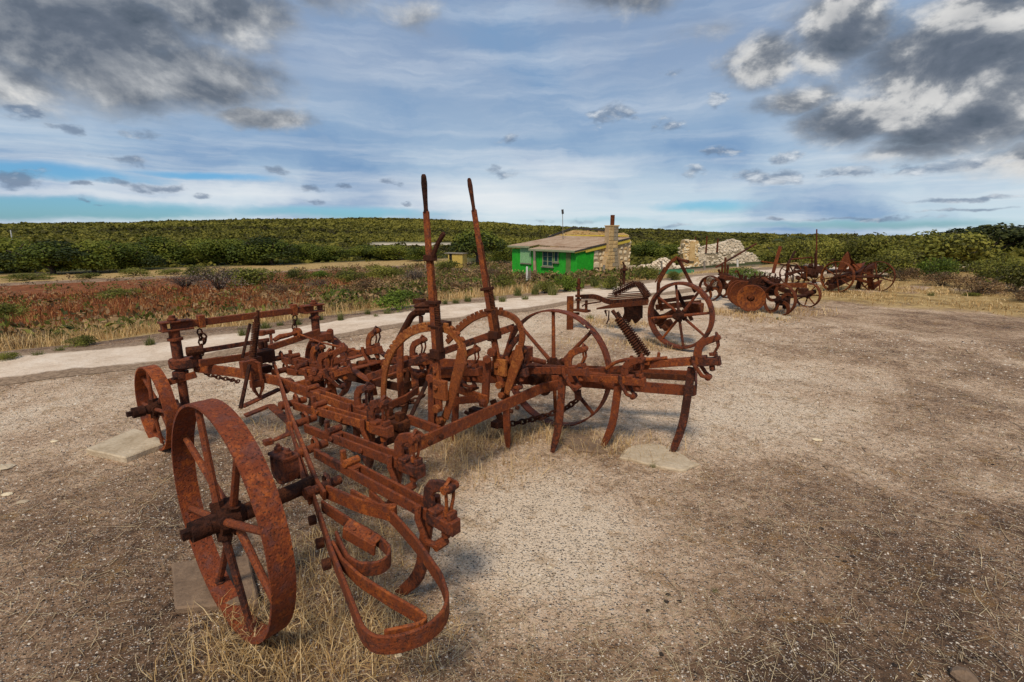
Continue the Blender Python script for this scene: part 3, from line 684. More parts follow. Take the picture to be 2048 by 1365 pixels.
KY[1].put((18.906,21,-0.127), 185, 92, 'large rounded light green bush on the right skyline', 'bush')
KB[0].put((14.606,17,0.202), 78, 56, 'small round bright green bush in front of the large rounded one', 'bush')
KO[1].put((17.362,22,0.194), 80, 52, 'dark green bush left of the large rounded bush', 'bush')
SG = 'shrubs in the scrubland'
for (K, g, w, h, lab) in [
    (KO[0], (-25.751,31.521,-2.62), 84, 26, 'low dark green shrub alone in the red weeds'),
    (KG[0], (-21.373,35.323,-2.614), 110, 64, 'tall grey leafless shrub behind the red weeds, tallest of the grey ones'),
    (KG[1], (-27.099,40.169,-2.943), 90, 36, 'low grey-purple twiggy shrub left of the tallest grey one'),
    (KO[1], (-22.387,41.745,-2.862), 130, 46, 'wide olive shrub right of the tall grey twiggy shrub'),
    (KO[2], (-33.59,52.659,-3.378), 70, 34, 'olive shrub behind the two grey twiggy shrubs'),
    (KO[0], (-47.607,61.381,-3.699), 60, 20, 'small dark shrub on the strip of dry yellow grass'),
    (KO[1], (-49.51,56.951,-3.666), 50, 15, 'tiny dark shrub at the left end of the yellow grass strip'),
    (KO[2], (-55.991,56.362,-3.728), 90, 16, 'low flat shrub at the left border above the red weeds'),
    (KO[0], (-44.342,63.529,-3.689), 54, 14, 'low shrub at the right end of the yellow grass strip'),
    (KB[0], (-6.56,17.893,-0.964), 72, 36, 'bright green shrub left of the big bright one by the track'),
    (KB[1], (-2.438,10.331,-0.0), 106, 46, 'big bright green shrub beside the track just left of the tall levers'),
    (KN[0], (-6.63,22.893,-1.322), 100, 42, 'brown dry shrub between the two bright green shrubs'),
    (KO[2], (-20.767,47.508,-2.988), 60, 26, 'olive shrub straight behind the right end of the cultivator front bar'),
    (KB[1], (-19.133,48.35,-2.97), 52, 22, 'small green shrub behind the bright pair'),
    (KO[1], (-13.956,41.743,-2.603), 70, 30, 'olive shrub in the middle of the scrub'),
    (KY[0], (-12.031,45.079,-2.661), 80, 36, 'yellow-green shrub above the big bright green one'),
    (KG[1], (-7.213,36.017,-2.101), 70, 36, 'grey twiggy shrub just left of the left lever'),
    (KN[1], (-1.892,16.719,-0.534), 90, 40, 'brown shrub between the two tall levers'),
    (KO[0], (-7.563,57.088,-2.92), 60, 32, 'dark leafy shrub in front of the yellow outhouse'),
    (KB[0], (-2.232,24.232,-1.14), 54, 28, 'green shrub right behind the right tall lever'),
    (KN[0], (-1.878,37.196,-1.916), 80, 30, 'brown shrub between the right lever and the cottage'),
    (KO[2], (-0.225,18.133,-0.526), 60, 36, 'green shrub left of the pale fence post'),
    (KN[1], (-14.099,29.287,-2.077), 90, 30, 'brown shrub above the right end of the front bar'),
    (KO[0], (-29.178,51.575,-3.275), 60, 26, 'olive shrub behind the wide olive one'),
    (KG[0], (-13.715,34.518,-2.303), 70, 26, 'low grey shrub in the middle of the scrub'),
    (KO[1], (0.909,13.295,-0.0), 60, 34, 'green shrub in front of the cottage window'),
    (KN[0], (0.777,24.279,-0.945), 60, 34, 'brown shrub below the pale shutter of the cottage'),
    (KB[1], (1.542,13.411,-0.0), 64, 40, 'bright shrub below the right front corner of the cottage'),
    (KO[2], (2.747,13.894,-0.0), 54, 34, 'shrub at the foot of the cottage chimney'),
    (KO[0], (4.838,17.259,-0.031), 52, 36, 'round green shrub in front of the rubble heap'),
    (KN[1], (3.67,14.548,-0.0), 50, 22, 'brown shrub left of the green rail'),
    (KO[1], (5.482,16.566,-0.0), 40, 26, 'green shrub behind the green rail'),
    (KB[0], (7.959,16.566,-0.0), 90, 34, 'bright shrub in front of the long ruined wall'),
    (KN[0], (6.203,14.97,-0.0), 60, 24, 'brown shrub at the foot of the ruined pier'),
    (KO[2], (-6.268,6.831,-0.0), 62, 26, 'low dark shrub at the edge of the track, left side'),
    (KN[1], (-7.891,7.504,-0.199), 60, 28, 'dark brown shrub at the left border beside the track'),
    (KO[1], (-19.784,18.39,-1.775), 90, 50, 'olive shrub cut off by the left border in the dry grass'),
    (KO[0], (-6.388,5.915,-0.0), 46, 26, 'small shrub at the left border just above the track'),
    (KY[0], (13.535,21,-0.299), 110, 82, 'yellow-green bush straight behind the tall iron rod'),
    (KY[1], (14.345,20,-0.291), 130, 90, 'yellow-green bush behind the pointed plough'),
    (KY[0], (14.061,18,-0.324), 110, 66, 'yellow-green bush right of the last plough wheel'),
    (KN[0], (13.269,16.5,-0.386), 70, 34, 'brown dry bush on the ground right of the last plough wheel'),
    (KY[1], (14.214,24,-0.423), 90, 64, 'yellow-green bush behind the raised lever of the far machine'),
    (KO[2], (16.478,30,-0.47), 90, 44, 'olive bush above the row of springs'),
    (KY[0], (14.004,13.5,-0.025), 130, 84, 'yellow-green bush cut off by the right border'),
    (KN[1], (12.563,13,-0.059), 110, 46, 'brown dry bush in front of the one at the right border'),
    (KO[0], (16.397,17,-0.007), 90, 50, 'olive bush below the dark flat topped tree'),
    (KN[0], (13.307,15,-0.205), 100, 36, 'brown dry bush below the small round bright bush'),
    (KO[1], (12.045,12.6,-0.008), 34, 12, 'low dark green patch of leaves at the scrub edge, right'),
    (KY[1], (16.564,19,-0.196), 70, 36, 'yellow-green bush beside the small round bright one'),
    (KN[1], (14.984,18,-0.287), 70, 40, 'brown twiggy bush between the last wheel and the round bush'),
    (KN[0], (12.155,11.5,0.012), 80, 36, 'low brown bush at the right border in front')]:
    K.put(g, w, h, lab, 'shrub', SG)
FG = 'green grass tufts along the track'
TUL = []
for n_, (g, w, h) in enumerate([((-5.299,6.895,-0.0), 34, 26), ((-5.301,7.379,-0.0), 24, 18), ((-8.066,10.17,-0.452), 30, 14), ((-6.176,6.412,-0.0), 30, 16), ((-4.274,7.529,-0.0), 34, 26), ((-4.286,8.238,-0.0), 40, 22), ((-3.865,8.569,-0.0), 34, 22), ((-3.618,8.979,-0.0), 26, 18), ((-3.168,8.821,-0.0), 24, 26),
    ((-2.889,9.549,-0.0), 24, 18), ((-2.623,9.199,-0.0), 20, 12), ((-2.505,9.61,-0.0), 28, 16), ((-1.505,10.77,-0.0), 20, 16), ((-1.275,10.925,-0.0), 24, 18), ((-1.057,11.415,-0.0), 26, 20), ((-0.477,11.767,-0.0), 26, 18), ((-0.227,11.501,-0.0), 26, 20), ((0.143,12.537,-0.0), 30, 26), ((0.618,12.959,-0.0), 32, 30),
    ((1.071,12.745,-0.0), 34, 30), ((1.556,13.529,-0.0), 30, 26), ((1.991,14.149,-0.0), 34, 34), ((2.52,14.686,-0.0), 34, 28), ((2.821,14.279,-0.0), 30, 20), ((3.279,14.686,-0.0), 24, 16), ((0.318,11.767,-0.0), 24, 16), ((0.926,1.902,-0.0), 26, 34), ((0.989,3.106,-0.0), 22, 20), ((1.47,8.979,-0.0), 30, 14), ((10.905,12.537,-0.0), 22, 12), ((4.947,8.873,-0.0), 12, 10), ((-6.204,6.141,-0.0), 30, 18), ((-4.18,8.569,-0.0), 24, 14), ((-1.747,10.331,-0.0), 22, 18)]):
    o = KF[n_ % 3].put(g, w, h, None, None)
    TUL.append((g[0] / g[1], o))
    if n_ == 26: tag(o, 'lone sparse green tuft on the bare gravel at lower right centre', 'grass tuft', 'green tufts on the bare ground'); o.scale = (o.scale[0] * .6, o.scale[1] * .6, o.scale[2] * .8)
    if n_ == 27: tag(o, 'little green tuft at the edge of the yellow stone below the rightmost tine', 'grass tuft', 'green tufts on the bare ground')
    if n_ == 28: tag(o, 'grey-green tuft under the beam of the second machine', 'grass tuft', 'green tufts on the bare ground')
    if n_ == 29: tag(o, 'small green tuft on the bare ground before the right-hand bushes', 'grass tuft', 'green tufts on the bare ground')
    if n_ == 30: tag(o, 'tiny green tuft below the nearest wheel of the disc plough', 'grass tuft', 'green tufts on the bare ground')

TUL = [o for _, o in sorted(TUL, key=lambda e: e[0]) if 'label' not in o]
for k, o in enumerate(TUL):
    nn = len(TUL) - k; nth = lambda v: '%d%s' % (v, {1: 'st', 2: 'nd', 3: 'rd'}.get(v if v < 20 else v % 10, 'th'))
    tag(o, 'green grass tuft on the track verge, ' + ('%s from the left end' % nth(k + 1) if k < len(TUL) / 2 else '%s counting from the cottage end' % nth(nn)), 'grass tuft', FG)

# ---------------------------------------------------------------- grass, weeds, straw and grit: uncountable
def field(name, n, r0, r1, a0, a1, which, mat, L, w, lean, thr, seed):
    x, y = scatter(n, r0, r1, a0, a1); zn = zones(x, y)[which] * sst(.18, .6, fbm(x * .8, y * .8, seed)) * 1.3
    ok = (rng.random(n) < zn - thr) & (np.abs(trk_np(x, y)) > 1.25)
    x, y = x[ok], y[ok]; m = len(x); d = np.hypot(x, y)
    tag(blades(name, x, y, hz(x, y) - .01, rng.uniform(.5, 1.2, m) * L, w * np.maximum(1, d / 9), mat, rng.random(m) * .6 + fbm(x * .6, y * .6, seed + 4) * .5, lean), kind='stuff')
field('dry_grass', 72000, 7, 46, -64, 6, 0, 'straw', .26, .010, 1.1, .05, 12)
field('red_weed', 58000, 12, 52, -64, 2, 1, 'redweed', .34, .012, .9, .05, 15)
field('dry_grass', 30000, 9, 24, 14, 64, 0, 'straw', .13, .010, 1.5, .34, 18)
# dead grass round the iron
CL = [((-0.793,1.688,0.0), .30, 800), ((-0.825,2.165,-0.0), .26, 600), ((-0.805,1.522,0.0), .24, 420), ((-1.128,1.59,-0.0), .20, 260), ((-0.406,1.614,-0.0), .18, 200), ((-0.26,3.663,-0.0), .26, 700), ((-0.468,3.385,-0.0), .2, 300), ((0.146,3.663,-0.0), .22, 420), ((0.603,3.474,-0.0), .26, 300), ((-0.085,3.143,-0.0), .3, 300), ((1.005,3.385,-0.0), .25, 160),
    ((1.836,8.472,-0.0), .5, 800), ((2.093,6.895,-0.0), .35, 500), ((1.142,6.895,-0.0), .5, 260), ((4.615,9.671,-0.0), .5, 600), ((4.768,8.979,-0.0), .5, 300), ((4.323,10.192,-0.0), .5, 260), ((5.94,9.86,-0.0), .6, 300), ((8.939,12.745,-0.0), .8, 600), ((11.017,13.894,-0.0), .9, 600), ((-1.931,3.766,-0.0), .35, 200), ((-0.843,2.931,-0.0), .3, 260), ((-0.544,2.931,-0.0), .3, 260)]
xs, ys = [], []
for g, r, n in CL:
    a = rng.uniform(0, 6.283, n); q = np.sqrt(rng.random(n)) * r; xs.append(g[0] + np.cos(a) * q * 1.3); ys.append(g[1] + np.sin(a) * q)
x, y = np.concatenate(xs), np.concatenate(ys); n = len(x); d = np.hypot(x, y)
tag(blades('dead_grass', x, y, hz(x, y), rng.uniform(.04, .16, n) * np.where(d > 5, .8, 1), .0030 * np.maximum(1, d / 3.2), 'straw', rng.random(n) * .8 + .15, 1.9), kind='stuff')
n = 42000; x, y = scatter(n, .8, 17, -58, 58); ok = (trk_np(x, y) < -.8) & (fbm(x * .8, y * .8, 40) * 1.2 + rng.random(n) * .6 - 1.2 * np.maximum(0, zones(x, y)[2] - .55) > .58); x, y = x[ok], y[ok]; n = len(x); d = np.hypot(x, y)
tag(blades('straw_litter', x, y, hz(x, y) + .006, rng.choice([.035, .05, .07, .12, .2], n, p=[.34, .3, .2, .11, .05]) * rng.uniform(.6, 1.3, n) * np.minimum(2.2, .7 + d * .14), .0024 * np.maximum(1, d / 2.4), 'litter', np.clip(rng.random(n) * .75 + .35 * fbm(x * 1.5, y * 1.5, 9), 0, 1), flatness=np.ones(n)), kind='stuff')
n = 120000; x, y = scatter(n, .75, 10, -58, 58); ok = trk_np(x, y) < -.6; x, y = x[ok], y[ok]; n = len(x); d = np.hypot(x, y)
oc = np.array([(1, 0, 0), (-.5, .87, 0), (-.5, -.87, 0), (.1, .1, .8)]); of = np.array([(0, 1, 3), (1, 2, 3), (2, 0, 3)])
sz = (rng.pareto(2.6, n) + .6) * .0017 * np.maximum(1, d / 2.2); sz = np.minimum(sz, .0075 * np.maximum(1, d / 4)); a = rng.uniform(0, 6.283, n); ca, sa = np.cos(a)[:, None], np.sin(a)[:, None]
vx = (oc[None, :, 0] * ca - oc[None, :, 1] * sa) * sz[:, None] * rng.uniform(.7, 1.5, (n, 1)) + x[:, None]; vy = (oc[None, :, 0] * sa + oc[None, :, 1] * ca) * sz[:, None] + y[:, None]; vz = oc[None, :, 2] * sz[:, None] * rng.uniform(.5, 1.2, (n, 1)) + hz(x, y)[:, None]
V = np.stack([vx, vy, vz], 2).reshape(-1, 3); F = (np.arange(n)[:, None, None] * 4 + of[None]).reshape(-1, 3)
tone = np.where(rng.random(n) < .40, rng.uniform(.62, 1, n), rng.uniform(0, .42, n))
tag(npmesh('grit', V, F, 'grit', {'tint': np.repeat(tone, 4)}), kind='stuff')

# ================================================================ machines
def wheel(parent, c, r, w, th, hub, nsp, sr, mat='rust_rim', ang=0, flat=False, curved=False, axle=(-.2, .15), cap=.055, stag=.25, smat='rust', crown_=.0, toe=0, camber=0):
    """spoked iron wheel; axis = local x. Rim is the part, its spokes and hub are its pieces"""
    ctr = Vector(c); c = Vector((0, 0, 0)); m = MB(); h = w / 2
    m.lathe([(-h, r - crown_), (-h * .4, r), (h * .4, r), (h, r - crown_), (h, r - th), (-h, r - th), (-h, r - crown_)], c, (1, 0, 0), 56)
    rim = m.build('wheel', mat, parent, smooth=True); rim.location = ctr; rim.rotation_euler = (0, R(camber), R(toe))
    for k in range(nsp):
        a = ang + 6.283185 * k / nsp; d = Vector((0, math.sin(a), math.cos(a))); sg = 1 if k % 2 else -1; m = MB()
        p0 = c + d * hub * .6 + Vector((sg * w * stag, 0, 0)); p1 = c + d * (r - th * .5) + Vector((sg * w * stag * .3, 0, 0))
        if curved:
            t = Vector((0, math.cos(a), -math.sin(a))); pp = [p0.lerp(p1, q) + t * r * .24 * math.sin(q * 3.14159) for q in [i / 7 for i in range(8)]]
            m.sweep(pp, (1, 0, 0), sr * 2.4, sr * 1.2, taper=[1.25 - .35 * i / 7 for i in range(8)])
        elif flat: m.bar(p0, p1, sr * 2.6, sr, d.cross(Vector((1, 0, 0))))
        else:
            m.tube([p0, p0.lerp(p1, .12), p1], sr, 8, radii=[sr * 1.5, sr * 1.12, sr * .92]); m.cyl(p1 - d * .012, p1 + d * th * .5, sr * 1.5, 8)
        m.build('spoke', smat, rim, smooth=True)
    m = MB()
    m.lathe([(-w * .75, 0), (-w * .75, hub * .62), (-w * .45, hub * .7), (-w * .42, hub), (w * .42, hub), (w * .45, hub * .7), (w * .75, hub * .62), (w * .75, 0)], c, (1, 0, 0), 14)
    for k in range(nsp):
        a = ang + 6.283185 * k / nsp; d = Vector((0, math.sin(a), math.cos(a))); sg = 1 if k % 2 else -1
        m.cyl(c + d * hub * .7 + Vector((sg * w * stag, 0, 0)), c + d * hub * 1.28 + Vector((sg * w * stag, 0, 0)), sr * 1.9, 8)
    x0, x1 = axle
    m.cyl(c + Vector((x0 * .55, 0, 0)), c + Vector((x1, 0, 0)), cap * .72, 12)
    m.cyl(c + Vector((x0, 0, 0)), c + Vector((x0 * .5, 0, 0)), cap, 10); m.box(c + Vector((x0 * 1.1, 0, 0)), (abs(x0) * .25, cap * .8, cap * .8))
    m.build('hub', 'rust_dark', rim, smooth=True)
    return rim

# ---------------------------------------------------------------- machine 1: the tined cultivator in front
C1 = empty('cultivator', (-1.10, 1.72, 0), math.atan2(.818, .575), 'nearest rusted cultivator with two tall levers, curved tines and bent flat bars', 'cultivator', 'rusted farm implements')
def B(m, name, mat='rust', bev=.003, smooth=False): return m.build(name, mat, C1, smooth, bev)
# wheels
wheel(C1, (-.012, .045, .484), .482, .086, .011, .060, 8, .0140, ang=.28, axle=(-.128, .22), cap=.041, toe=-5)
wheel(C1, (2.60, .045, .500), .492, .085, .012, .075, 8, .0155, ang=.05, axle=(-.16, .12), cap=.05)
wheel(C1, (.50, 2.27, .318), .322, .085, .011, .055, 8, .013, ang=.1, axle=(-.15, .14), cap=.040, toe=-3)
wheel(C1, (1.93, 2.22, .318), .322, .085, .011, .055, 8, .013, ang=.35, axle=(-.12, .14), cap=.045)
# axle bearing with its two bolts beside the near wheel
m = MB(); m.cyl((.05, .03, .482), (.36, .02, .482), .034, 14); m.cyl((.10, .03, .482), (.13, .03, .482), .055, 14); B(m, 'axle', 'rust_dark', 0, True)
bc = Vector((0.223,0.0,0.62)); m = MB(); m.sweep(fillet([bc + Vector((0, .05, .055)), bc + Vector((0, .055, -.03)), bc + Vector((0, 0, -.07)), bc + Vector((0, -.055, -.03)), bc + Vector((0, -.05, .055))], .035), (1, 0, 0), .015, .065); m.box(bc + Vector((0, 0, .058)), (.075, .125, .016)); m.box(bc + Vector((0, 0, .0)), (.055, .10, .09))
for d in (-.04, .04): m.cyl(bc + Vector((0, d, .06)), bc + Vector((0, d, .085)), .018, 6); m.cyl(bc + Vector((0, d, .08)), bc + Vector((0, d, .098)), .009, 8)
B(m, 'bearing_bracket')
m = MB(); m.cyl((2.2, .02, .5), (2.55, .045, .5), .04, 12); m.box((2.32, .02, .52), (.09, .16, .16)); B(m, 'axle', 'rust_dark')

# front end: raised bar on two upright castor posts
f0, f1 = (0.548,2.08,0.947), (1.778,2.08,0.932)
f0, f1 = Vector(f0), Vector(f1); dz = (f1 - f0).normalized()
m = MB(); m.sweep([f0 + dz * .06, f1 - dz * .04], (0, 0, 1), .030, .052); B(m, 'front_bar')
for (q, e) in ((f0 + dz * .075, 1), (f1 - dz * .03, -1)):
    m = MB(); m.box(q - dz * .06 * e, (.03, .05, .06))
    for zz in (-.030, .030):
        m.sweep(fillet([q + dz * .12 * e + Vector((0, 0, zz)), q - dz * .03 * e + Vector((0, 0, zz)), q - dz * .085 * e + Vector((0, 0, zz))], .02), (0, 0, 1), .085, .013)
    m.cyl(q + Vector((0, 0, .03)), q + Vector((0, 0, .075)), .022, 8); m.cyl(q + Vector((0, 0, .04)), q + Vector((0, 0, .055)), .035, 8)
    B(m, 'bar_fork')
pA, pB = f0 + dz * .075, f1 - dz * .03
for (p, lowz, foot) in ((pA, .30, Vector((.50, 2.27, .318))), (pB, .30, Vector((1.93, 2.22, .318)))):
    q = Vector((p.x, p.y, 0)); m = MB()
    m.cyl(q + Vector((0, 0, .70)), q + Vector((0, 0, p.z - .03)), .036, 14); m.lathe([(0, .036), (.004, .050), (.022, .050), (.026, .036)], q + Vector((0, 0, .835)), (0, 0, 1), 16)
    m.cyl(q + Vector((0, 0, lowz)), q + Vector((0, 0, .62)), .030, 12); m.lathe([(0, .030), (.004, .052), (.05, .052), (.054, .03)], q + Vector((0, 0, .555)), (0, 0, 1), 12); m.cyl(q + Vector((-.07, -.04, .57)), q + Vector((.02, 0, .575)), .013, 8)
    m.cyl(q + Vector((0, 0, lowz + .02)), Vector((foot.x + .06, foot.y, lowz + .02)), .030, 12)
    B(m, 'castor_post', 'rust', 0, True)
    m = MB(); u = Vector((.86, -.5, 0))
    for zz in (.665,):
        pts_ = [q + u * (.03 + .085 * math.cos(k * .5236)) * (1.25) + Vector((-u.y, u.x, 0)) * .062 * math.sin(k * .5236) + Vector((0, 0, zz)) for k in range(12)]
        m.prism([(pp.x, pp.y) for pp in pts_], -.040 + zz, .040 + zz, ((0, 0, 0), (1, 0, 0), (0, 1, 0), (0, 0, 1)))
    m.cyl(q + u * .12 + Vector((0, 0, .60)), q + u * .12 + Vector((0, 0, .73)), .03, 10)
    B(m, 'post_clamp', 'rust', .012)
# crossbars of the front end
def fb(name, pts, w, h, mat='rust', r=0, up=(0, 0, 1), bev=.003):
    m = MB(); m.sweep(fillet(pts, r) if r else pts, up, w, h); return B(m, name, mat, bev)
fb('cross_bar', [(0.649,2.0,0.748), (1.264,2.0,0.736)], .018, .035)
fb('cross_bar', [(0.685,1.9,0.68), (0.986,1.9,0.661), (1.703,1.95,0.741)], .022, .052)
m = MB(); a_ = Vector((0.65,2.0,0.758)); m.cyl(a_, a_ + Vector((.10, -.03, .0)), .034, 10); B(m, 'pin', 'rust_dark')
m = MB(); p = [(1.241,1.95,0.663), (1.306,1.95,0.676), (1.39,1.95,0.677), (1.465,1.95,0.746)]
m.tube([(1.278,1.95,0.736), (1.332,1.95,0.756), (1.403,1.95,0.757), (1.499,1.95,0.771)], .02, 8, radii=[.018, .024, .02, .014]); a_ = Vector((1.489,1.95,0.763)); m.lathe([(-.012, .012), (-.012, .045), (.012, .045), (.012, .012)], a_, (1, .3, 0), 14); B(m, 'turnbuckle', 'rust', 0, True)
# V-shaped main frame of flat bars (left wing)
fb('frame_bar', [(0.707,2.054,0.62), (0.85,1.74,0.6), (0.968,1.376,0.57), (0.962,0.867,0.55)], .022, .070)
m = MB(); m.sweep([(1.45,2.318,0.717), (1.36,2.148,0.513), (1.35,2.122,0.474)], (1, 0, 0), .035, .016); B(m, 'upright_bar')
fb('frame_bar', [(1.138,1.74,0.6), (1.074,1.584,0.6), (0.912,1.234,0.57), (0.678,0.731,0.54), (0.441,0.187,0.51), (0.351,-0.018,0.49), (0.33,-0.106,0.47)], .015, .050)
m = MB(); a_ = Vector((1.45,2.314,0.736)); m.box(a_ + Vector((-.03, 0, .0)), (.12, .05, .035)); m.cyl(a_ + Vector((-.08, 0, -.02)), a_ + Vector((-.08, 0, .025)), .032, 10); B(m, 'hook_head')
zL = .43
outer = [(1.027,1.478,0.575), (0.847,1.107,0.545), (0.672,0.749,0.5), (0.499,0.374,0.47), (0.312,-0.044,0.45), (0.133,-0.437,0.43), (-0.0,-0.751,0.42), (-0.031,-0.821,0.42), (-0.032,-0.879,0.42), (0.008,-0.93,0.42), (0.081,-0.973,0.42), (0.157,-0.974,0.42), (0.215,-0.94,0.42), (0.277,-0.85,0.42), (0.35,-0.665,0.43), (0.399,-0.502,0.44), (0.471,-0.233,0.45)]
fb('looped_bar', outer, .012, .064, 'rust', .03)
fb('looped_bar', [(0.161,-0.4,0.44), (0.126,-0.505,0.43), (0.107,-0.631,0.43), (0.106,-0.783,0.43), (0.111,-0.911,0.43), (0.106,-0.951,0.43), (0.082,-0.954,0.43), (0.055,-0.935,0.43), (-0.005,-0.886,0.43)], .011, .054, 'rust', .012)
fb('looped_bar', [(0.293,-0.136,0.45), (0.277,-0.368,0.45), (0.273,-0.531,0.45), (0.258,-0.61,0.445), (0.222,-0.645,0.44), (0.178,-0.643,0.44), (0.137,-0.594,0.44), (0.137,-0.524,0.44), (0.178,-0.423,0.44), (0.203,-0.363,0.44)], .011, .056, 'rust', .02)
fb('looped_bar', [(0.355,-0.084,0.47), (0.377,-0.284,0.46), (0.42,-0.449,0.455), (0.44,-0.44,0.46), (0.398,-0.394,0.46), (0.397,-0.202,0.47)], .012, .066, 'rust', .03)
fb('link_bar', [(0.449,0.303,0.49), (0.347,0.074,0.47), (0.287,-0.058,0.455)], .016, .06)
m = MB(); p_ = [Vector(q) for q in ((0.22,-0.384,0.47), (0.259,-0.377,0.49), (0.269,-0.554,0.47), (0.244,-0.542,0.45))]; m.add([q + Vector((0, 0, .012)) for q in p_] + p_, [(0, 1, 2, 3), (7, 6, 5, 4), (0, 4, 5, 1), (1, 5, 6, 2), (2, 6, 7, 3), (3, 7, 4, 0)]); m.bar(p_[0] - Vector((0, 0, .01)), p_[3] - Vector((0, 0, .02)), .012, .05)
for q in (.3, .7): m.bolt(p_[0].lerp(p_[2], q) + Vector((0, 0, .012)), (0, 0, 1), .010, .008)
B(m, 'slotted_plate')
def bolts(lst, ax, r, h, mat='rust_dark'):
    for q in lst: m = MB(); m.bolt(q, ax, r, h); B(m, 'bolt', mat)
bolts([Vector(q) + Vector((0, .02, 0)) for q in ((0.34,0.02,0.44), (0.237,-0.196,0.43), (0.172,-0.345,0.42), (0.113,-0.473,0.42), (0.401,0.153,0.46))], (-.9, .4, 0), .022, .03)
bolts(((0.019,-0.913,0.4), (0.076,-0.954,0.4)), (-.5, -.8, 0), .014, .012)
# bars sloping down to the small wheels and the ground
fb('flat_brace', [(0.773,1.531,0.4), (1.053,1.519,0.46)], .055, .014)
fb('flat_brace', [(0.543,2.1,0.537), (0.693,2.0,0.578)], .016, .05)
fb('crank_bar', [(0.673,1.285,0.42), (0.835,1.259,0.45), (0.714,0.804,0.47)], .050, .014, r=.03)
m = MB(); m.sweep([(0.539,0.809,0.4), (0.588,0.799,0.4)], (0, 0, 1), .045, .03); m.sweep([(0.588,0.799,0.4), (0.65,0.728,0.44), (0.715,0.816,0.47)], (0, 0, 1), .035, .014); B(m, 'clevis')
# rods by the front end
m = MB(); m.tube([(0.906,1.55,0.974), (0.803,1.5,0.756)], .011, 8); m.tube([(0.821,1.45,0.71), (0.68,1.35,0.456)], .014, 8); B(m, 'rod', 'rust_dark', 0, True)
m = MB(); p, q = Vector((0.998,1.6,1.054)), Vector((0.912,1.6,0.688)); m.tube([p, q], .012, 8); m.spring(p.lerp(q, .24), p.lerp(q, .95), .022, .0055, 22); m.box(p.lerp(q, .2), (.035, .02, .06)); m.box(q, (.10, .10, .07)); B(m, 'spring_rod', 'rust_dark', 0, True)
m = MB(); p = Vector((0.836,1.5,0.68)); m.box(p, (.10, .05, .10)); m.tube([p + Vector((.02, 0, .05)), p + Vector((.06, -.03, .02)), p + Vector((.06, -.04, -.16)), p + Vector((.03, -.04, -.22)), p + Vector((.0, -.04, -.16)), p + Vector((.0, -.02, .0))], .014, 8); m.box(p + Vector((.03, -.03, -.12)), (.085, .045, .05)); B(m, 'shackle', 'rust')
m = MB()
for q in ((1.038,1.7,0.746), (1.073,1.7,0.747)): m.cyl(q, Vector(q) + Vector((0, 0, .06)), .02, 8)
m.box((1.043,1.7,0.69), (.14, .12, .09)); m.box((1.046,1.83,0.55), (.22, .10, .06)); B(m, 'cast_bracket', 'rust_dark', .006)
# chains
def ch(pts, L=.05, r=.0055): m = MB(); m.chain(pts, L, r, L * .34); return B(m, 'chain', 'rust_dark', 0, True)
for q in (((0.809,2.08,0.959), (0.79,2.08,0.889), (0.781,2.06,0.778), (0.759,2.04,0.7)), ((1.556,2.08,0.951), (1.559,2.08,0.889), (1.534,2.06,0.814), (1.51,2.04,0.749))):
    m = MB(); a_ = Vector(q[0]); m.sweep([a_ + Vector((0, 0, .04)), a_ - Vector((0, 0, .055))], (1, 0, 0), .05, .045); B(m, 'chain_bracket'); ch([Vector(e) for e in q[1:]], .052, .0065)
ch([(0.792,2.06,0.86), (0.811,2.05,0.827), (0.795,2.05,0.784)], .05, .007)
ch([(0.705,1.878,0.6), (0.765,1.791,0.57), (0.802,1.709,0.56), (0.811,1.612,0.56)], .04)
m = MB(); m.tube([(1.498,1.95,0.753), (1.405,1.5,0.754), (1.55,1.2,0.694)], .008, 6); B(m, 'tie_rod', 'rust', 0, True)

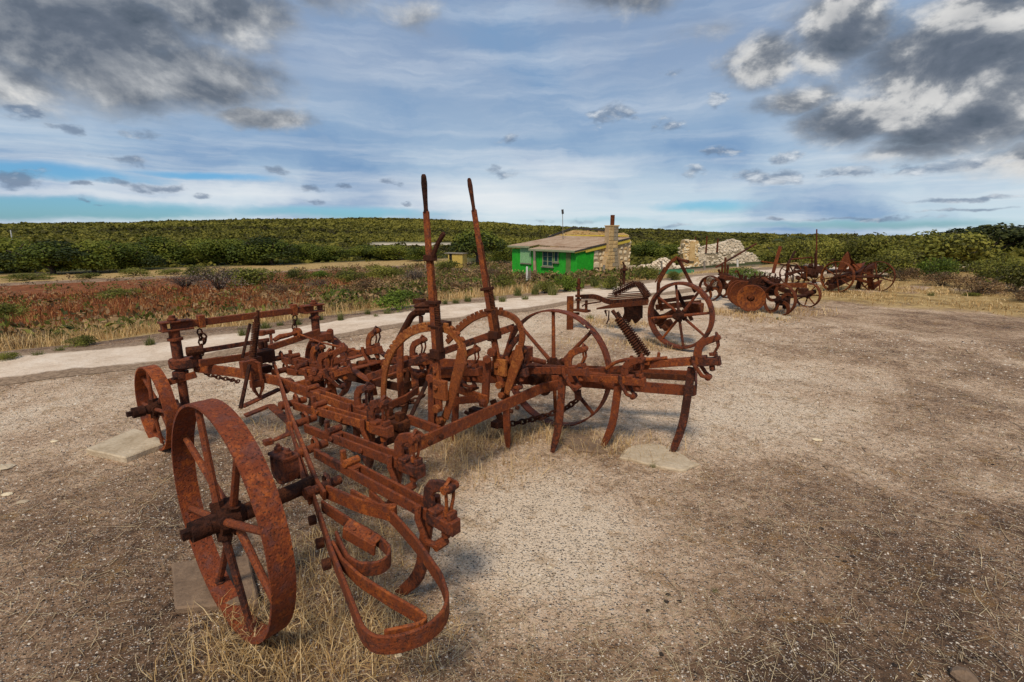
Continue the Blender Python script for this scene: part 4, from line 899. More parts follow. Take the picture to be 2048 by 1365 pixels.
# ---- the tine arms
def hook(m, b, d, s=1.0):
    """C-shaped cast hook standing on b and curling along d"""
    d = Vector(d); up = Vector((0, 0, 1)); b = Vector(b); sd_ = up.cross(d)
    pr = [(0, -.03), (-.005, .06), (.0, .10), (.025, .135), (.07, .152), (.125, .165)]
    m.sweep([b + d * (a * s) + up * (h * s) for a, h in pr], sd_, .055 * s, .022 * s, taper=[1.15, 1.1, 1.05, 1, .95, .85])
    e = b + d * .13 * s + up * .165 * s; m.cyl(e - sd_ * .018 * s, e + sd_ * .018 * s, .025 * s, 10)
    return e
def tine(eye, end, tip=None, kink_=None, piv=None, kink=.42, **kw):
    return tine_(eye, end, tip, kink_ if kink_ is not None else kink, piv=piv, **kw)
def tine_(eye, end, tip=None, kink=.42, hz_=.02, s=.90, shank_top=None, shank=True, far=False, bow=0.0, piv=None):
    """eye: where the arm hangs on the frame; end: its free end; tip: foot of the tine in the soil"""
    a, b = Vector(eye), Vector(end); t = (b - a); L = t.length; t.normalize(); sd_ = Vector((0, 0, 1)).cross(t).normalized(); up = t.cross(sd_); mid = a.lerp(b, kink)
    m = MB(); m.sweep([a + t * .04 - up * .01, a.lerp(b, .2) - up * .012, mid + t * .10], up, .020, .056 * s); B(m, 'arm')
    m = MB()
    for q in (-1, 1): m.sweep([mid + sd_ * q * .026 + up * .012, b - t * .13 + sd_ * q * .026 + up * .012], up, .012, .058 * s)
    m.box(mid + t * .07 + up * .03, (.05, .05, .012), Matrix((t, sd_, up)).transposed())
    for q in (.12, .55, .9): m.bolt(mid.lerp(b - t * .13, q) + sd_ * (-.032 if sd_.y > 0 else .032) + up * .012, sd_ * (-1 if sd_.dot(Vector((-.77, -1.89, 0)) - b) < 0 else 1), .015, .012)
    B(m, 'side_plates')
    pv = Vector(piv) if piv else a; a0 = a; a = pv
    m = MB(); m.cyl(a - sd_ * .085, a + sd_ * .075, .022, 12); m.cyl(a - sd_ * .095, a - sd_ * .065, .028, 12)
    m.lathe([(-.010, .034), (.0, .046), (.010, .034), (0, .026), (-.010, .034)], a + sd_ * .012 + up * .014, sd_ + t * .15, 18)
    B(m, 'pivot', 'rust', 0, True); a = a0
    m = MB(); m.box(mid - t * .015 + up * .045, (.024, .024, .085), Matrix((t, sd_, up)).transposed()); m.cyl(mid + up * .05 + t * .05 - sd_ * .04, mid + up * .05 + t * .05 + sd_ * .04, .02, 8); B(m, 'stop_pin')
    m = MB(); hb = b - t * .155 * s + up * .012; e = hook(m, hb, t, s); B(m, 'hook', 'rust', .004)
    m = MB(); low = b - t * .035 + up * .04
    for q in (-1, 1): m.tube([e + sd_ * q * .024 * s + up * .02, e + sd_ * q * .018 - up * .06 * s, low + sd_ * q * .010], .0075, 6)
    m.cyl(low, low + up * .02, .022, 8); m.cyl(e - sd_ * .035, e + sd_ * .035, .018, 8)
    m.tube([e + sd_ * .026 + up * .012, e + up * .036, e - sd_ * .026 + up * .012], .009, 6)
    B(m, 'link', 'rust', 0, True)
    m = MB(); Mx = Matrix((t, sd_, up)).transposed()
    m.box(b - t * .07, (.14, .060, .052), Mx); m.box(b - t * .002, (.024, .050, .062), Mx); m.box(b - t * .10 + up * .034, (.05, .06, .02), Mx); m.box(b - t * .015 + up * .045, (.02, .045, .03), Mx)
    m.cyl(b - t * .05 - up * .03, b - t * .05 - up * .065, .020, 8); B(m, 'end_block', 'rust', .004)
    m = MB(); k = b - t * .17 * s; m.tube([k + sd_ * .05 + up * .055, k + sd_ * .055, k + t * .04 + sd_ * .05 - up * .085, k + t * .075 + sd_ * .02 - up * .11], .014, 7)
    m.tube([k - sd_ * .05 + up * .055, k - sd_ * .055, k + t * .04 - sd_ * .05 - up * .085, k + t * .075 - sd_ * .02 - up * .11], .014, 7); m.cyl(k + t * .07 + sd_ * .03 - up * .11, k + t * .07 - sd_ * .03 - up * .11, .02, 8); B(m, 'u_bolt', 'rust', 0, True)
    if shank:
        p0 = Vector(shank_top) if shank_top else b - t * .17 * s - up * .02; p3 = Vector(tip) if tip else Vector((p0.x - .02, p0.y + .06, -.02))
        n = 9; pts_ = []
        for i in range(n):
            q = i / (n - 1); kn = Vector((p0.x + (p3.x - p0.x) * .30, p0.y + (p3.y - p0.y) * .30, p0.z + (p3.z - p0.z) * .70)); w_ = max(0, min(1, (q - .45) / .5)); c = p0.lerp(kn, q / .7) if q < .5 else ((p0.lerp(kn, .5 / .7)) * (1 - (q - .5) / .5) ** 2 + kn * 2 * ((q - .5) / .5) * (1 - (q - .5) / .5) + p3 * ((q - .5) / .5) ** 2); pts_.append(c)
        m = MB(); m.sweep(pts_, sd_, .062 * s, .024, taper=[1, 1, 1, 1, 1, 1, .98, .9, .55]); B(m, 'tine', 'rust' if not far else 'rust_dark', .004)
# left wing, near to far
tine((0.524,0.294,0.51), (0.461,-0.751,0.49), (0.479,-0.352,-0.02), .30, piv=(0.371,-0.047,0.48))
tine((0.665,0.609,0.52), (0.666,-0.36,0.52), (0.945,0.391,-0.02), .28, piv=(0.551,0.315,0.5))
tine((0.82,0.982,0.53), (0.828,0.04,0.56), (1.337,0.992,-0.02), .30, piv=(0.705,0.644,0.52))
tine((1.004,1.366,0.54), (0.912,0.28,0.57), (1.409,1.283,-0.02), .34, piv=(0.842,0.967,0.53))
tine((0.998,1.292,0.54), (1.308,1.007,0.64), (1.628,1.512,-0.02), .34)
tine((1.17,1.641,0.56), (1.213,1.067,0.6), (1.479,1.724,-0.02), .30, far=True)
tine((1.312,1.949,0.58), (1.282,1.288,0.6), (1.514,2.083,-0.02), .30, far=True)
# right wing, the rightmost first
tine((2.62,-0.175,0.511), (2.62,-1.215,0.754), (2.62,-0.933,-0.041), .44, shank_top=(2.62,-1.043,0.681), bow=.02)
tine((2.4,0.262,0.447), (2.42,-0.777,0.578), (2.42,-0.479,-0.006), .50, shank_top=(2.42,-0.592,0.56))
tine((2.15,0.642,0.486), (2.15,-0.462,0.663), (2.13,-0.212,-0.003), .42, shank_top=(2.15,-0.278,0.628))
tine((1.95,0.904,0.464), (1.95,-0.094,0.645), (1.98,0.084,0.011), .42, shank_top=(1.98,0.101,0.548))
tine((1.8,1.037,0.478), (1.8,0.208,0.634), (1.84,0.529,-0.005), .42, shank_top=(1.84,0.463,0.578))
tine((1.75,1.376,0.538), (1.75,0.683,0.653), (1.7,0.955,0.088), .42, shank_top=(1.75,0.888,0.589), far=True)
tine((1.75,1.907,0.465), (1.75,1.206,0.666), (1.68,1.269,0.087), .40, shank_top=(1.75,1.372,0.578), far=True)

# ---- right wing frame: long loop of flat bar
fb('looped_bar', [(1.681,1.595,0.47), (1.991,0.665,0.47), (2.428,-0.144,0.47), (2.753,-1.052,0.47), (3.157,-0.946,0.47), (2.999,-0.622,0.47), (2.704,0.057,0.47), (2.103,1.372,0.47)], .014, .082, 'rust', .05)
fb('frame_bar', [(1.433,1.58,0.5), (1.636,0.859,0.44), (2.098,0.735,0.44)], .016, .065, 'rust_dark')
fb('frame_bar', [(1.573,1.44,0.52), (1.612,1.056,0.5), (2.473,0.468,0.47), (3.104,-0.934,0.46)], .012, .05, 'rust_dark')
# wide flat strips between the wings, their ends bent down
fb('bent_strip', [(1.477,1.23,0.56), (1.794,1.225,0.56), (1.977,1.226,0.56)], .060, .014)
fb('bent_strip', [(1.447,1.2,0.58), (1.4,1.02,0.57), (1.375,0.866,0.55), (1.5,1.002,0.389)], .055, .013, r=.05, up=(.2, .3, 1))
fb('bent_strip', [(1.403,0.924,0.54), (1.705,0.928,0.54), (1.818,0.89,0.54), (1.62,0.669,0.421)], .055, .013, r=.05)
fb('bent_strip', [(1.509,1.37,0.6), (1.908,1.42,0.6), (1.792,1.081,0.57)], .055, .012, r=.06)
# cross beams tying the wings
fb('cross_beam', [(0.877,-0.003,0.44), (2.256,-0.045,0.44), (2.444,-0.137,0.44)], .018, .080)
m = MB(); a_ = Vector((2.298,-0.042,0.42)); m.lathe([(-.012, .0), (-.012, .055), (.012, .055), (.012, .0)], a_, (.4, .8, 0), 14); B(m, 'beam_foot', 'rust_dark')
bolts(((1.042,-0.036,0.44), (1.712,-0.125,0.44), (1.79,-0.12,0.44), (1.144,-0.025,0.44)), (-.1, -1, 0), .016, .022)
fb('cross_beam', [(1.35,0.87,0.589), (1.6,0.539,0.73), (1.95,0.001,0.96)], .018, .048)
fb('upright_link', [(1.95,0.001,0.967), (1.95,0.052,0.824), (1.95,0.097,0.707)], .016, .05, up=(1, 0, 0))
fb('twisted_link', [(1.93,-0.055,0.906), (1.93,0.021,0.824), (1.93,0.073,0.715)], .035, .02, r=.05, up=(1, 0, 0))
fb('toe_bar', [(1.168,0.272,0.47), (1.181,0.009,0.45)], .02, .06); fb('toe_bar', [(0.966,0.47,0.5), (1.397,0.542,0.48), (1.586,0.615,0.48)], .018, .05)
fb('toe_bar', [(1.823,0.487,0.46), (1.776,0.115,0.45)], .02, .058); fb('toe_bar', [(1.75,0.439,0.38), (1.8,0.18,0.441)], .02, .055)
m = MB(); m.cyl((0.849,0.262,0.4), (1.041,0.225,0.42), .036, 12); B(m, 'rocker_shaft', 'rust_dark', 0, True)
m = MB()
for q in ((1.067,0.321,0.54), (1.048,0.206,0.54)): m.box(q, (.04, .04, .05)); m.box(Vector(q) - Vector((0, 0, .05)), (.09, .09, .05))
m.lathe([(-.02, 0), (-.02, .07), (.02, .07), (.02, 0)], (1.085,0.222,0.47), (.5, -.8, .2), 16); B(m, 'rocker_bearing', 'rust_dark', .004)
m = MB(); m.box((1.837,0.399,0.5), (.05, .05, .03)); B(m, 'bolt'); m = MB(); m.box((1.837,0.298,0.48), (.09, .05, .015)); B(m, 'washer_plate')

# ---- levers with their toothed quadrants
def quadrant(pts, teeth, A, wd=.042, toe=1):
    P_ = fillet([(A, d, z) for d, z in pts], .16, 6); m = MB(); m.sweep(P_, (1, 0, 0), wd, .020)
    # notched outer edge
    acc = 0; run = 0
    for a, b in zip(P_, P_[1:]):
        L = (b - a).length; t = (b - a).normalized(); o = t.cross(Vector((1, 0, 0)))
        if o.dot(Vector((A, .1, .7)) - a) > 0: o = -o
        k = 0
        while acc < L:
            if teeth[0] < run + acc < teeth[1]: m.box(a + t * acc + o * (wd * .5 + .007), (.020, .028, .018), Matrix((Vector((1, 0, 0)), t, o)).transposed())
            acc += .043
        acc -= L; run += L
    return B(m, 'quadrant', 'rust_orange', .003)
quadrant([(.62, .42), (.60, .64), (.52, .84), (.34, .99), (.17, 1.045), (-.01, 1.055), (-.115, .965), (-.10, .86), (-.02, .66), (.05, .50), (.10, .42)], (.30, 1.15), 1.27)
quadrant([(.60, .78), (.47, .90), (.36, .98), (.24, 1.035), (.08, 1.065), (-.05, 1.03), (-.105, .93), (-.07, .80), (.02, .60), (.09, .43)], (.0, .62), 1.90)
for (A, d0, z0, d1, z1) in ((1.255, -.115, .955, .03, .62), (1.885, -.085, .85, .03, .60)):
    m = MB(); m.sweep([(A, d0 + .01, z0), (A, d0 + .01, z0 - .08), (A, d0 + .055, z0 - .2), (A, d1, z1 - .12)], (1, 0, 0), .062, .016, taper=[.7, 1.25, 1.1, .7]); m.bolt((A - .01, d1 + .03, z1 - .13), (-1, 0, 0), .026, .025); B(m, 'quadrant_leg', 'rust_orange')
def lever(A, top, foot, handle):
    t_, f_ = Vector(top), Vector(foot); ax = (t_ - f_).normalized(); sd_ = Vector((1, 0, 0)); o = sd_.cross(ax)
    L = (t_ - f_).length; m = MB(); at = lambda q: f_ + ax * (L * q)
    m.sweep([at(0), at(.12), at(.30), at(.855)], sd_, .042, .020, taper=[1.0, 1.25, 1.0, .92]); B(m, 'lever', 'rust')
    m = MB(); m.tube([at(.85), at(.865), at(.90), at(.965), at(.992), at(1)], .02, 8, radii=[.015, .012, .013, .017, .014, .009]); B(m, 'hand_grip', 'rust_dark', 0, True)
    m = MB(); w = o * .036 * (1 if o.dot(Vector((.6, -.8, 0))) > 0 else -1)
    m.spring(at(.385) + w, at(.475) + w, .015, .0045, 12); m.tube([at(.30) + w, at(.52) + w, at(.56) + w * .8, at(.70) + w * .7], .007, 6); B(m, 'latch_spring', 'rust_dark', 0, True)
    m = MB(); m.sweep([at(.27) + w * 1.1, at(.38) + w * 1.1], sd_, .034, .034); B(m, 'latch', 'rust_dark', .003); m = MB(); m.sweep([at(.475) + w * .2, at(.49) + w * .2], sd_, .09, .05); B(m, 'latch_strap', 'rust_dark', .003); m = MB(); m.sweep([at(.375) + w * .3, at(.385) + w * .3], sd_, .085, .04); B(m, 'latch_strap', 'rust_dark', .003); m = MB(); m.box(at(.26) + w * .4, (.06, .075, .055)); m.box(at(.245) - w * .5, (.05, .05, .04)); B(m, 'latch_block', 'rust_dark', .003)
    if handle:
        m = MB(); m.sweep([at(.655) + w * .2, at(.68) + w * .2], sd_, .07, .045); m.sweep([at(.665) + w * .8, at(.695) + w * 1.3, at(.73) + w * 2.2, at(.765) + w * 3.5], sd_, .022, .02); B(m, 'trip_handle', 'rust_dark')
    m = MB(); m.bolt(at(.015) - sd_ * .012, (-1, 0, 0), .028, .026); m.bolt(at(.11) - sd_ * .012, (-1, 0, 0), .018, .018); m.bolt(at(.18) - sd_ * .012, (-1, 0, 0), .012, .014); m.box(at(.10) + o * .02, (.03, .10, .12)); B(m, 'pivot_bolt', 'rust_orange')
lever(1.225, (1.225,0.109,1.913), (1.225,0.051,0.553), True)
lever(1.865, (1.865,0.322,1.96), (1.865,0.058,0.529), False)
# posts and struts round the levers
m = MB()
for dx in (-.022, .022): m.sweep([(1.3,0.186,0.718), (1.3,0.202,0.402)], (1, 0, 0), .05, .012) if dx < 0 else m.sweep([(1.34,0.196,0.7), (1.34,0.216,0.378)], (1, 0, 0), .05, .012)
m.bolt((1.27,0.157,0.728), (-1, -.2, 0), .03, .02); B(m, 'post')
m = MB(); m.sweep([(1.8,0.13,0.749), (1.8,0.157,0.412)], (1, 0, 0), .055, .03); m.bolt((1.76,0.107,0.753), (-.7, -.7, 0), .03, .03); m.tube([(1.76,0.162,0.423), (1.76,0.117,0.425)], .03, 8); B(m, 'post')
fb('strut', [(1.45,0.614,0.907), (1.45,0.639,0.642), (1.45,0.64,0.407)], .055, .02, up=(1, 0, 0))
fb('strut', [(1.5,0.355,0.709), (1.3,0.399,0.397)], .03, .014, 'rust_dark', up=(1, 0, 0))
m = MB(); m.tube(fillet([(1.5,0.438,1.084), (1.5,0.534,1.065), (1.5,0.699,0.852), (1.5,0.737,0.762)], .05), .024, 10); B(m, 'bent_pipe', 'rust_dark', 0, True)
m = MB(); a_ = Vector((1.42,0.355,1.125)); m.lathe([(-.03, 0), (-.03, .05), (-.012, .06), (0, .05), (.012, .06), (.03, .05), (.04, 0)], a_, (.1, .1, 1), 16); m.tube([a_ - Vector((.02, 0, .05)), a_ + Vector((-.04, -.02, -.10)), a_ + Vector((.02, -.04, -.13)), a_ + Vector((.05, -.05, -.09))], .016, 7); m.box(a_ + Vector((.06, -.10, -.11)), (.10, .09, .05)); m.box(a_ + Vector((.02, .05, .04)), (.06, .06, .03)); B(m, 'pulley', 'rust_dark', 0, True)
m = MB(); m.box((2.05,-0.01,0.739), (.09, .10, .12)); m.box((2.05,-0.001,0.775), (.05, .06, .05)); m.cyl((2.05,-0.061,0.717), (2.2,-0.097,0.663), .02, 8); m.tube([(2.0,-0.021,0.86), (2.05,-0.001,0.775)], .012, 8); B(m, 'casting', 'rust', .004)
m = MB(); m.box((1.95,0.133,0.686), (.05, .11, .10)); m.bolt((1.85,0.119,0.787), (-1, -.4, 0), .035, .05); m.tube([(1.9,0.043,0.751), (1.9,0.026,0.721), (1.9,0.052,0.669)], .014, 8); B(m, 'lever_bracket', 'rust', .004)
m = MB(); m.tube([(1.9,0.435,0.251), (1.9,0.385,0.237), (1.95,0.366,0.25)], .016, 7); m.box((2.0,0.408,0.221), (.07, .1, .07)); B(m, 'drag_hook', 'rust_dark')
# twin springs lying back from the rightmost arm
for (dx, mt) in ((0, 0), (14, 0)):
    p, q = [(Vector((2.6,-0.444,1.025)), Vector((2.6,-0.696,0.702))), (Vector((2.64,-0.464,1.006)), Vector((2.64,-0.722,0.713)))][0 if dx == 0 else 1]
    m = MB(); m.tube([p, q], .012, 8); m.spring(p.lerp(q, .16), p.lerp(q, .97), .023, .0066, 17, 6, 9); m.cyl(p.lerp(q, -.02), p.lerp(q, .06), .015, 8); B(m, 'coil_spring', 'rust_dark', 0, True)
m = MB(); m.tube(fillet([(2.5,-0.452,0.601), (2.5,-0.529,0.668), (2.5,-0.643,0.708), (2.55,-0.722,0.701), (2.62,-0.868,0.723)], .05), .014, 8); m.cyl((2.62,-0.805,0.755), (2.62,-0.801,0.691), .012, 8); m.box((2.6,-0.708,0.681), (.08, .10, .04)); B(m, 'spring_yoke')
ch([(2.5,-0.222,0.308), (2.45,-0.139,0.23), (2.4,0.016,0.152), (2.3,0.143,0.108), (2.1,0.248,0.112)], .06, .009)
m = MB(); m.sweep([(2.5,-0.219,0.391), (2.5,-0.23,0.31)], (1, 0, 0), .05, .03); B(m, 'chain_bracket')
ch([(1.55,0.503,0.474), (1.5,0.528,0.446), (1.4,0.652,0.405), (1.4,0.734,0.372)], .06, .008)
m = MB(); m.box((2.1,0.247,0.142), (.16, .07, .05)); m.sweep([(2.1,0.32,0.314), (2.1,0.247,0.184), (2.1,0.199,0.132)], (1, 0, 0), .06, .02); B(m, 'share_shoe', 'rust_dark', .004)

# ---------------------------------------------------------------- machine 2: the spring plough behind
C2 = empty('spring_plough', (2.349, 6.675, 0), R(47), 'rusted implement with one large spoked wheel, coil springs and a bent hitch beam', 'plough', 'rusted farm implements')
def mk(root):
    def f(m, name, mat='rust_far', bev=.003, smooth=False): return m.build(name, mat, root, smooth, bev)
    def bar(name, pts, w, h, mat='rust_far', r=0, up=(0, 0, 1), bev=.003, taper=None):
        m = MB(); P_ = fillet(pts, r) if r else pts; m.sweep(P_, up, w, h, taper=taper); return f(m, name, mat, bev)
    def tub(name, pts, r, mat='rust_far', n=8, radii=None, fr=0):
        m = MB(); m.tube(fillet(pts, fr) if fr else pts, r, n, radii=radii); return f(m, name, mat, 0, True)
    return f, bar, tub
F2, bar2, tub2 = mk(C2)
wheel(C2, (0, 0, .470), .474, .125, .042, .065, 8, .019, 'rust', ang=.2, axle=(-.12, .5), cap=.05, smat='rust', crown_=.012)
bar2('beam', [(0.116,1.75,0.568), (-0.066,1.35,0.629), (-0.165,1.05,0.566), (-0.303,0.7,0.629), (-0.581,0.2,0.732)], .025, .075, r=.15)
bar2('side_beam', [(-0.116,1.3,0.442), (-0.322,0.85,0.557), (-0.688,0.15,0.714)], .02, .065, taper=[.4, 1, 1.1])
m = MB(); p = Vector((0.071,1.78,0.603)); m.cyl(p + Vector((0, 0, -.24)), p + Vector((0, 0, .27)), .026, 10)
for z, r_ in ((.11, .045), (-.02, .055), (.20, .036), (-.08, .05)): m.lathe([(-.018, .02), (-.018, r_), (.018, r_), (.018, .02)], p + Vector((0, 0, z)), (0, 0, 1), 12)
F2(m, 'hitch_post', 'rust_far', 0, True)
m = MB(); m.box(p + Vector((.04, -.05, -.26)), (.14, .26, .035)); m.box(p + Vector((.03, -.14, -.17)), (.03, .04, .18)); F2(m, 'hitch_plate')
tub2('draw_rod', [(0.066,1.7,0.421), (0.078,1.65,0.458), (-0.166,1.2,0.567)], .012)
for a, b in (((-0.255,0.95,0.719), (-0.408,0.5,0.924)), ((0.45,1.34,0.598), (0.45,0.918,0.832)), ((-0.43,0.45,0.935), (-0.598,0.2,0.753)), ((0.4,0.857,0.84), (0.4,0.674,0.637))):
    m = MB(); a, b = Vector(a), Vector(b); m.tube([a, b], .010, 6); m.spring(a.lerp(b, .06), a.lerp(b, .96), .032, .0085, 11, 6, 8); F2(m, 'coil_spring', 'rust_dark', 0, True)
for k in range(5):
    z = k * .026; bar2('leaf_plate', [Vector((0.25,1.363,0.525)) + Vector((.02 * k, 0, z)), Vector((0.25,0.975,0.585)) + Vector((.025 * k, 0, z)), Vector((0.25,0.662,0.629)) + Vector((.02 * k, 0, z))], .05, .012, 'rust_far' if k % 2 else 'rust_dark')
m = MB(); p = Vector((0.9,1.434,0.729)); m.cyl(p, p + Vector((0, 0, .33)), .024, 8); m.lathe([(-.015, .01), (-.015, .06), (.015, .06), (.015, .01)], p + Vector((0, 0, .26)), (0, 0, 1), 10); m.cyl(p + Vector((0, 0, .33)), p + Vector((-.03, .02, .39)), .015, 6); m.chain([p + Vector((-.06, .02, .26)), p + Vector((-.06, .02, -.05))], .05, .008, .018); F2(m, 'screw_post', 'rust_dark', 0, True)
for (u, v) in ((1262, 600), (1278, 602)):
    pass
for pts in (((0.45,1.073,0.451), (0.45,1.047,0.323), (0.5,1.123,0.201)), ((0.45,0.903,0.452), (0.45,0.878,0.326), (0.5,0.997,0.224))):
    m = MB(); m.sweep(fillet(pts, .1), (1, 0, 0), .15, .05, taper=None); F2(m, 'share', 'rust_dark', .01)
m = MB(); a, b, c, d = (Vector(q) for q in ((0.3,1.041,0.47), (0.35,0.773,0.492), (0.4,0.821,0.275), (0.4,1.031,0.233))); n_ = Vector((.03, 0, 0)); m.add([a, b, c, d, a + n_, b + n_, c + n_ * 3, d + n_ * 3], [(0, 1, 2, 3), (7, 6, 5, 4), (0, 4, 5, 1), (1, 5, 6, 2), (2, 6, 7, 3), (3, 7, 4, 0)]); F2(m, 'mouldboard', 'rust_dark')
tub2('drop_hook', [(0.15,1.302,0.395), (0.15,1.279,0.301), (0.15,1.32,0.377), (0.15,1.237,0.386), (0.15,1.239,0.241), (0.15,1.273,0.171)], .012, 'rust_dark')
bar2('quadrant', [(0.1,0.402,0.893), (0.1,0.329,1.048), (0.1,0.242,1.193), (0.1,0.144,1.266)], .05, .022, r=.12, up=(1, 0, 0))
a, b = Vector((0.1,0.434,0.905)), Vector((0.1,0.318,1.112))
m = MB()
for k in range(9): m.box(a.lerp(b, k / 8) + Vector((0, .014, 0)), (.02, .03, .014), Matrix.Rotation(-.9, 3, 'X'))
F2(m, 'quadrant_teeth')['kind'] = 'stuff'
bar2('lever', [(0.1,0.144,1.266), (0.08,-0.005,1.047), (0.06,-0.167,0.805)], .045, .02, up=(1, 0, 0))
tub2('lever_peg', [(0.1,0.144,1.259), (0.0,0.046,1.239), (-0.05,-0.075,1.219)], .018, radii=[.014, .018, .028])
bar2('rear_frame', [(0.3,0.488,0.587), (0.3,-0.053,0.71)], .03, .06, 'rust_dark'); bar2('rear_frame', [(0.55,0.638,0.46), (0.55,-0.062,0.599)], .04, .085, 'rust_dark')
m = MB(); m.box((0.3,-0.081,0.555), (.2, .18, .14)); m.cyl((0.25,-0.018,0.511), (0.25,-0.187,0.558), .05, 10); F2(m, 'rear_casting', 'rust_far', .01)
bar2('diagonal_strut', [(0.15,0.137,0.794), (0.15,0.018,0.59), (0.15,-0.114,0.398)], .05, .025, 'rust_dark', up=(1, 0, 0))
bar2('standard', [(0.35,0.636,0.459), (0.35,0.522,0.364), (0.3,0.381,0.211)], .10, .035, 'rust_dark', r=.2, up=(1, 0, 0))
m = MB(); 
for (q, s_) in (((0.35,0.445,0.311), .13), ((0.25,0.267,0.285), .10), ((0.2,0.294,0.236), .08)): m.box(q, (s_, s_ * 1.2, s_), Matrix.Rotation(s_ * 9, 3, 'X'))
m.cyl((0.25,0.19,0.488), (0.3,0.515,0.27), .045, 10); F2(m, 'axle_crank', 'rust_dark', .012)
bar2('quadrant_arm', [(0.1,0.402,0.893), (0.15,0.422,0.712), (0.2,0.367,0.475)], .05, .02, up=(1, 0, 0))

# ---------------------------------------------------------------- machine 3: the disc plough
C3 = empty('disc_plough', (5.245, 9.429, 0), R(32), 'rusted disc plough with curved-spoke wheels, big discs and a row of springs', 'plough', 'rusted farm implements')
F3, bar3, tub3 = mk(C3)
def lw(root, c, r, n=5, curved=True, ang=0, **k): return wheel(root, c, r, .10, .022, .06, n, .022 if curved else .014, 'rust_far', ang=ang, curved=curved, axle=(-.10, .14), cap=.04, smat='rust_far', crown_=.008, **k)
wa = (0.725,2.094,0.0); wb = (1.492,2.152,-0.0); wd = (1.631,0.298,0.0)
lw(C3, (0, 0, .315), .322); lw(C3, (wa[0], wa[1], .300), .305, ang=.5); lw(C3, (wb[0], wb[1], .29), .295, ang=.2); lw(C3, (wd[0], wd[1], .27), .275, 7, False, .3)
bar3('beam', [(0.784,1.9,0.599), (0.773,1.5,0.561), (0.564,1.0,0.546), (0.29,0.5,0.582)], .07, .085)
bar3('front_axle', [(wa[0] + .05, wa[1], .30), (wb[0] - .02, wb[1], .29)], .05, .06, 'rust_dark')
m = MB(); p = Vector((0.918,1.9,0.593)); m.cyl(p - Vector((0, 0, .25)), p + Vector((0, 0, .06)), .05, 10); m.lathe([(0, .12), (.03, .13), (.06, .05)], p + Vector((0, 0, .02)), (0, 0, 1), 14); m.box(p + Vector((0, 0, -.05)), (.25, .14, .10)); F3(m, 'turntable', 'rust_dark', 0, True)
for a, b in (((0.776,1.95,0.749), (0.866,1.95,0.651)), ((0.838,1.9,0.866), (0.851,1.9,0.655)), ((0.852,1.85,1.041), (0.89,1.85,0.68)), ((0.975,1.85,0.864), (0.989,1.85,0.652))):
    bar3('lever_post', [a, b], .03, .05, up=(1, 0, 0))
bar3('steering_lever', [(0.603,1.9,0.816), (1.29,1.9,1.052), (2.092,1.9,1.336)], .045, .03, up=(1, 0, 0))
tub3('crank_handle', [(0.672,1.3,0.582), (0.597,1.3,0.697), (0.531,1.3,0.766), (0.474,1.3,0.779), (0.463,1.3,0.736)], .018)
def disc(c, r, nrm, hole=False):
    m = MB(); n_ = Vector(nrm).normalized(); prof = [(.0, r)] + [(-.16 * r * (1 - (k / 5) ** 2) * 1.3, r * k / 5) for k in (4, 3, 2)] + [(-.195 * r, r * .27)]
    prof = prof + [(h + .012, q) for h, q in prof[::-1]] + [prof[0]]
    m.lathe(prof, c, n_, 30); d = F3(m, 'disc', 'rust_far', 0, True)
    m = MB(); c = Vector(c); u_ = Vector((0, 0, .022)); m.cyl(c - n_ * r * .30 + u_, c - n_ * r * .05 + u_, .050, 12); m.cyl(c - n_ * r * .06 + u_, c + n_ * .01 + u_, .024, 6); m.build('disc_hub', 'rust_far', d, True); m = MB(); m.lathe([(-.012, r), (.0, r + .008), (.012, r), (0, r - .012), (-.012, r)], c, n_, 30); m.build('disc_rim', 'rust', d, True)
    return d
dn = (-.80, -.60, .08)
disc((-0.228,0.45,0.313), .262, dn); disc((0.135,0.85,0.327), .275, (-.62, -.76, .16)); disc((0.454,1.15,0.308), .27, (-.55, -.82, .2))
for q in ((-0.228,0.45,0.313), (0.135,0.85,0.327), (0.454,1.15,0.308)):
    q = Vector(q); bar3('disc_arm', [q + Vector((.05, .04, 0)), q + Vector((.16, .12, .05)), q + Vector((.18, .10, .38))], .05, .05, 'rust_dark', r=.08)
bar3('frame', [(0.45,0.966,0.576), (0.45,0.43,0.548), (0.45,0.159,0.451)], .08, .09, 'rust_dark'); bar3('frame', [(0.9,0.47,0.509), (1.2,0.122,0.524)], .05, .10); bar3('frame', [(0.1,0.703,0.523), (0.1,0.267,0.462), (0.15,0.124,0.393)], .05, .09, 'rust_dark')
bar3('diagonal_plate', [(0.3,0.562,0.69), (0.25,0.373,0.605), (0.2,0.069,0.535)], .10, .03, 'rust_far')
for k in range(6):
    u = 1506 + k * 10; base = [(0.4,0.824,0.516), (0.42,0.725,0.524), (0.44,0.628,0.531), (0.46,0.53,0.529), (0.48,0.424,0.527), (0.5,0.33,0.524)][k]; p = Vector(base)
    m = MB(); m.spring(p + Vector((-.20, -.04, .00)), p + Vector((.10, .06, .16)), .045, .013, 6, 6, 8); F3(m, 'coil_spring', 'rust_dark', 0, True)
    m = MB(); e = p + Vector((.12, .06, .17)); m.tube([e + Vector((0, 0, -.05)), e + Vector((-.02, -.01, .03)), e + Vector((0, 0, .07)), e + Vector((.05, .02, .06)), e + Vector((.06, .02, 0))], .012, 6); m.box(p + Vector((-.2, -.06, -.06)), (.08, .06, .16)); F3(m, 'spring_hook', 'rust_dark')
m = MB(); m.box((0.4,0.6,0.41), (.35, .45, .16)); m.box((0.2,0.584,0.476), (.2, .25, .1)); F3(m, 'spring_bed', 'rust_dark', .01)
bar3('tall_lever', [(0.9,0.706,0.747), (0.9,0.664,1.037), (0.9,0.613,1.321)], .07, .022, 'rust', up=(1, 0, 0))
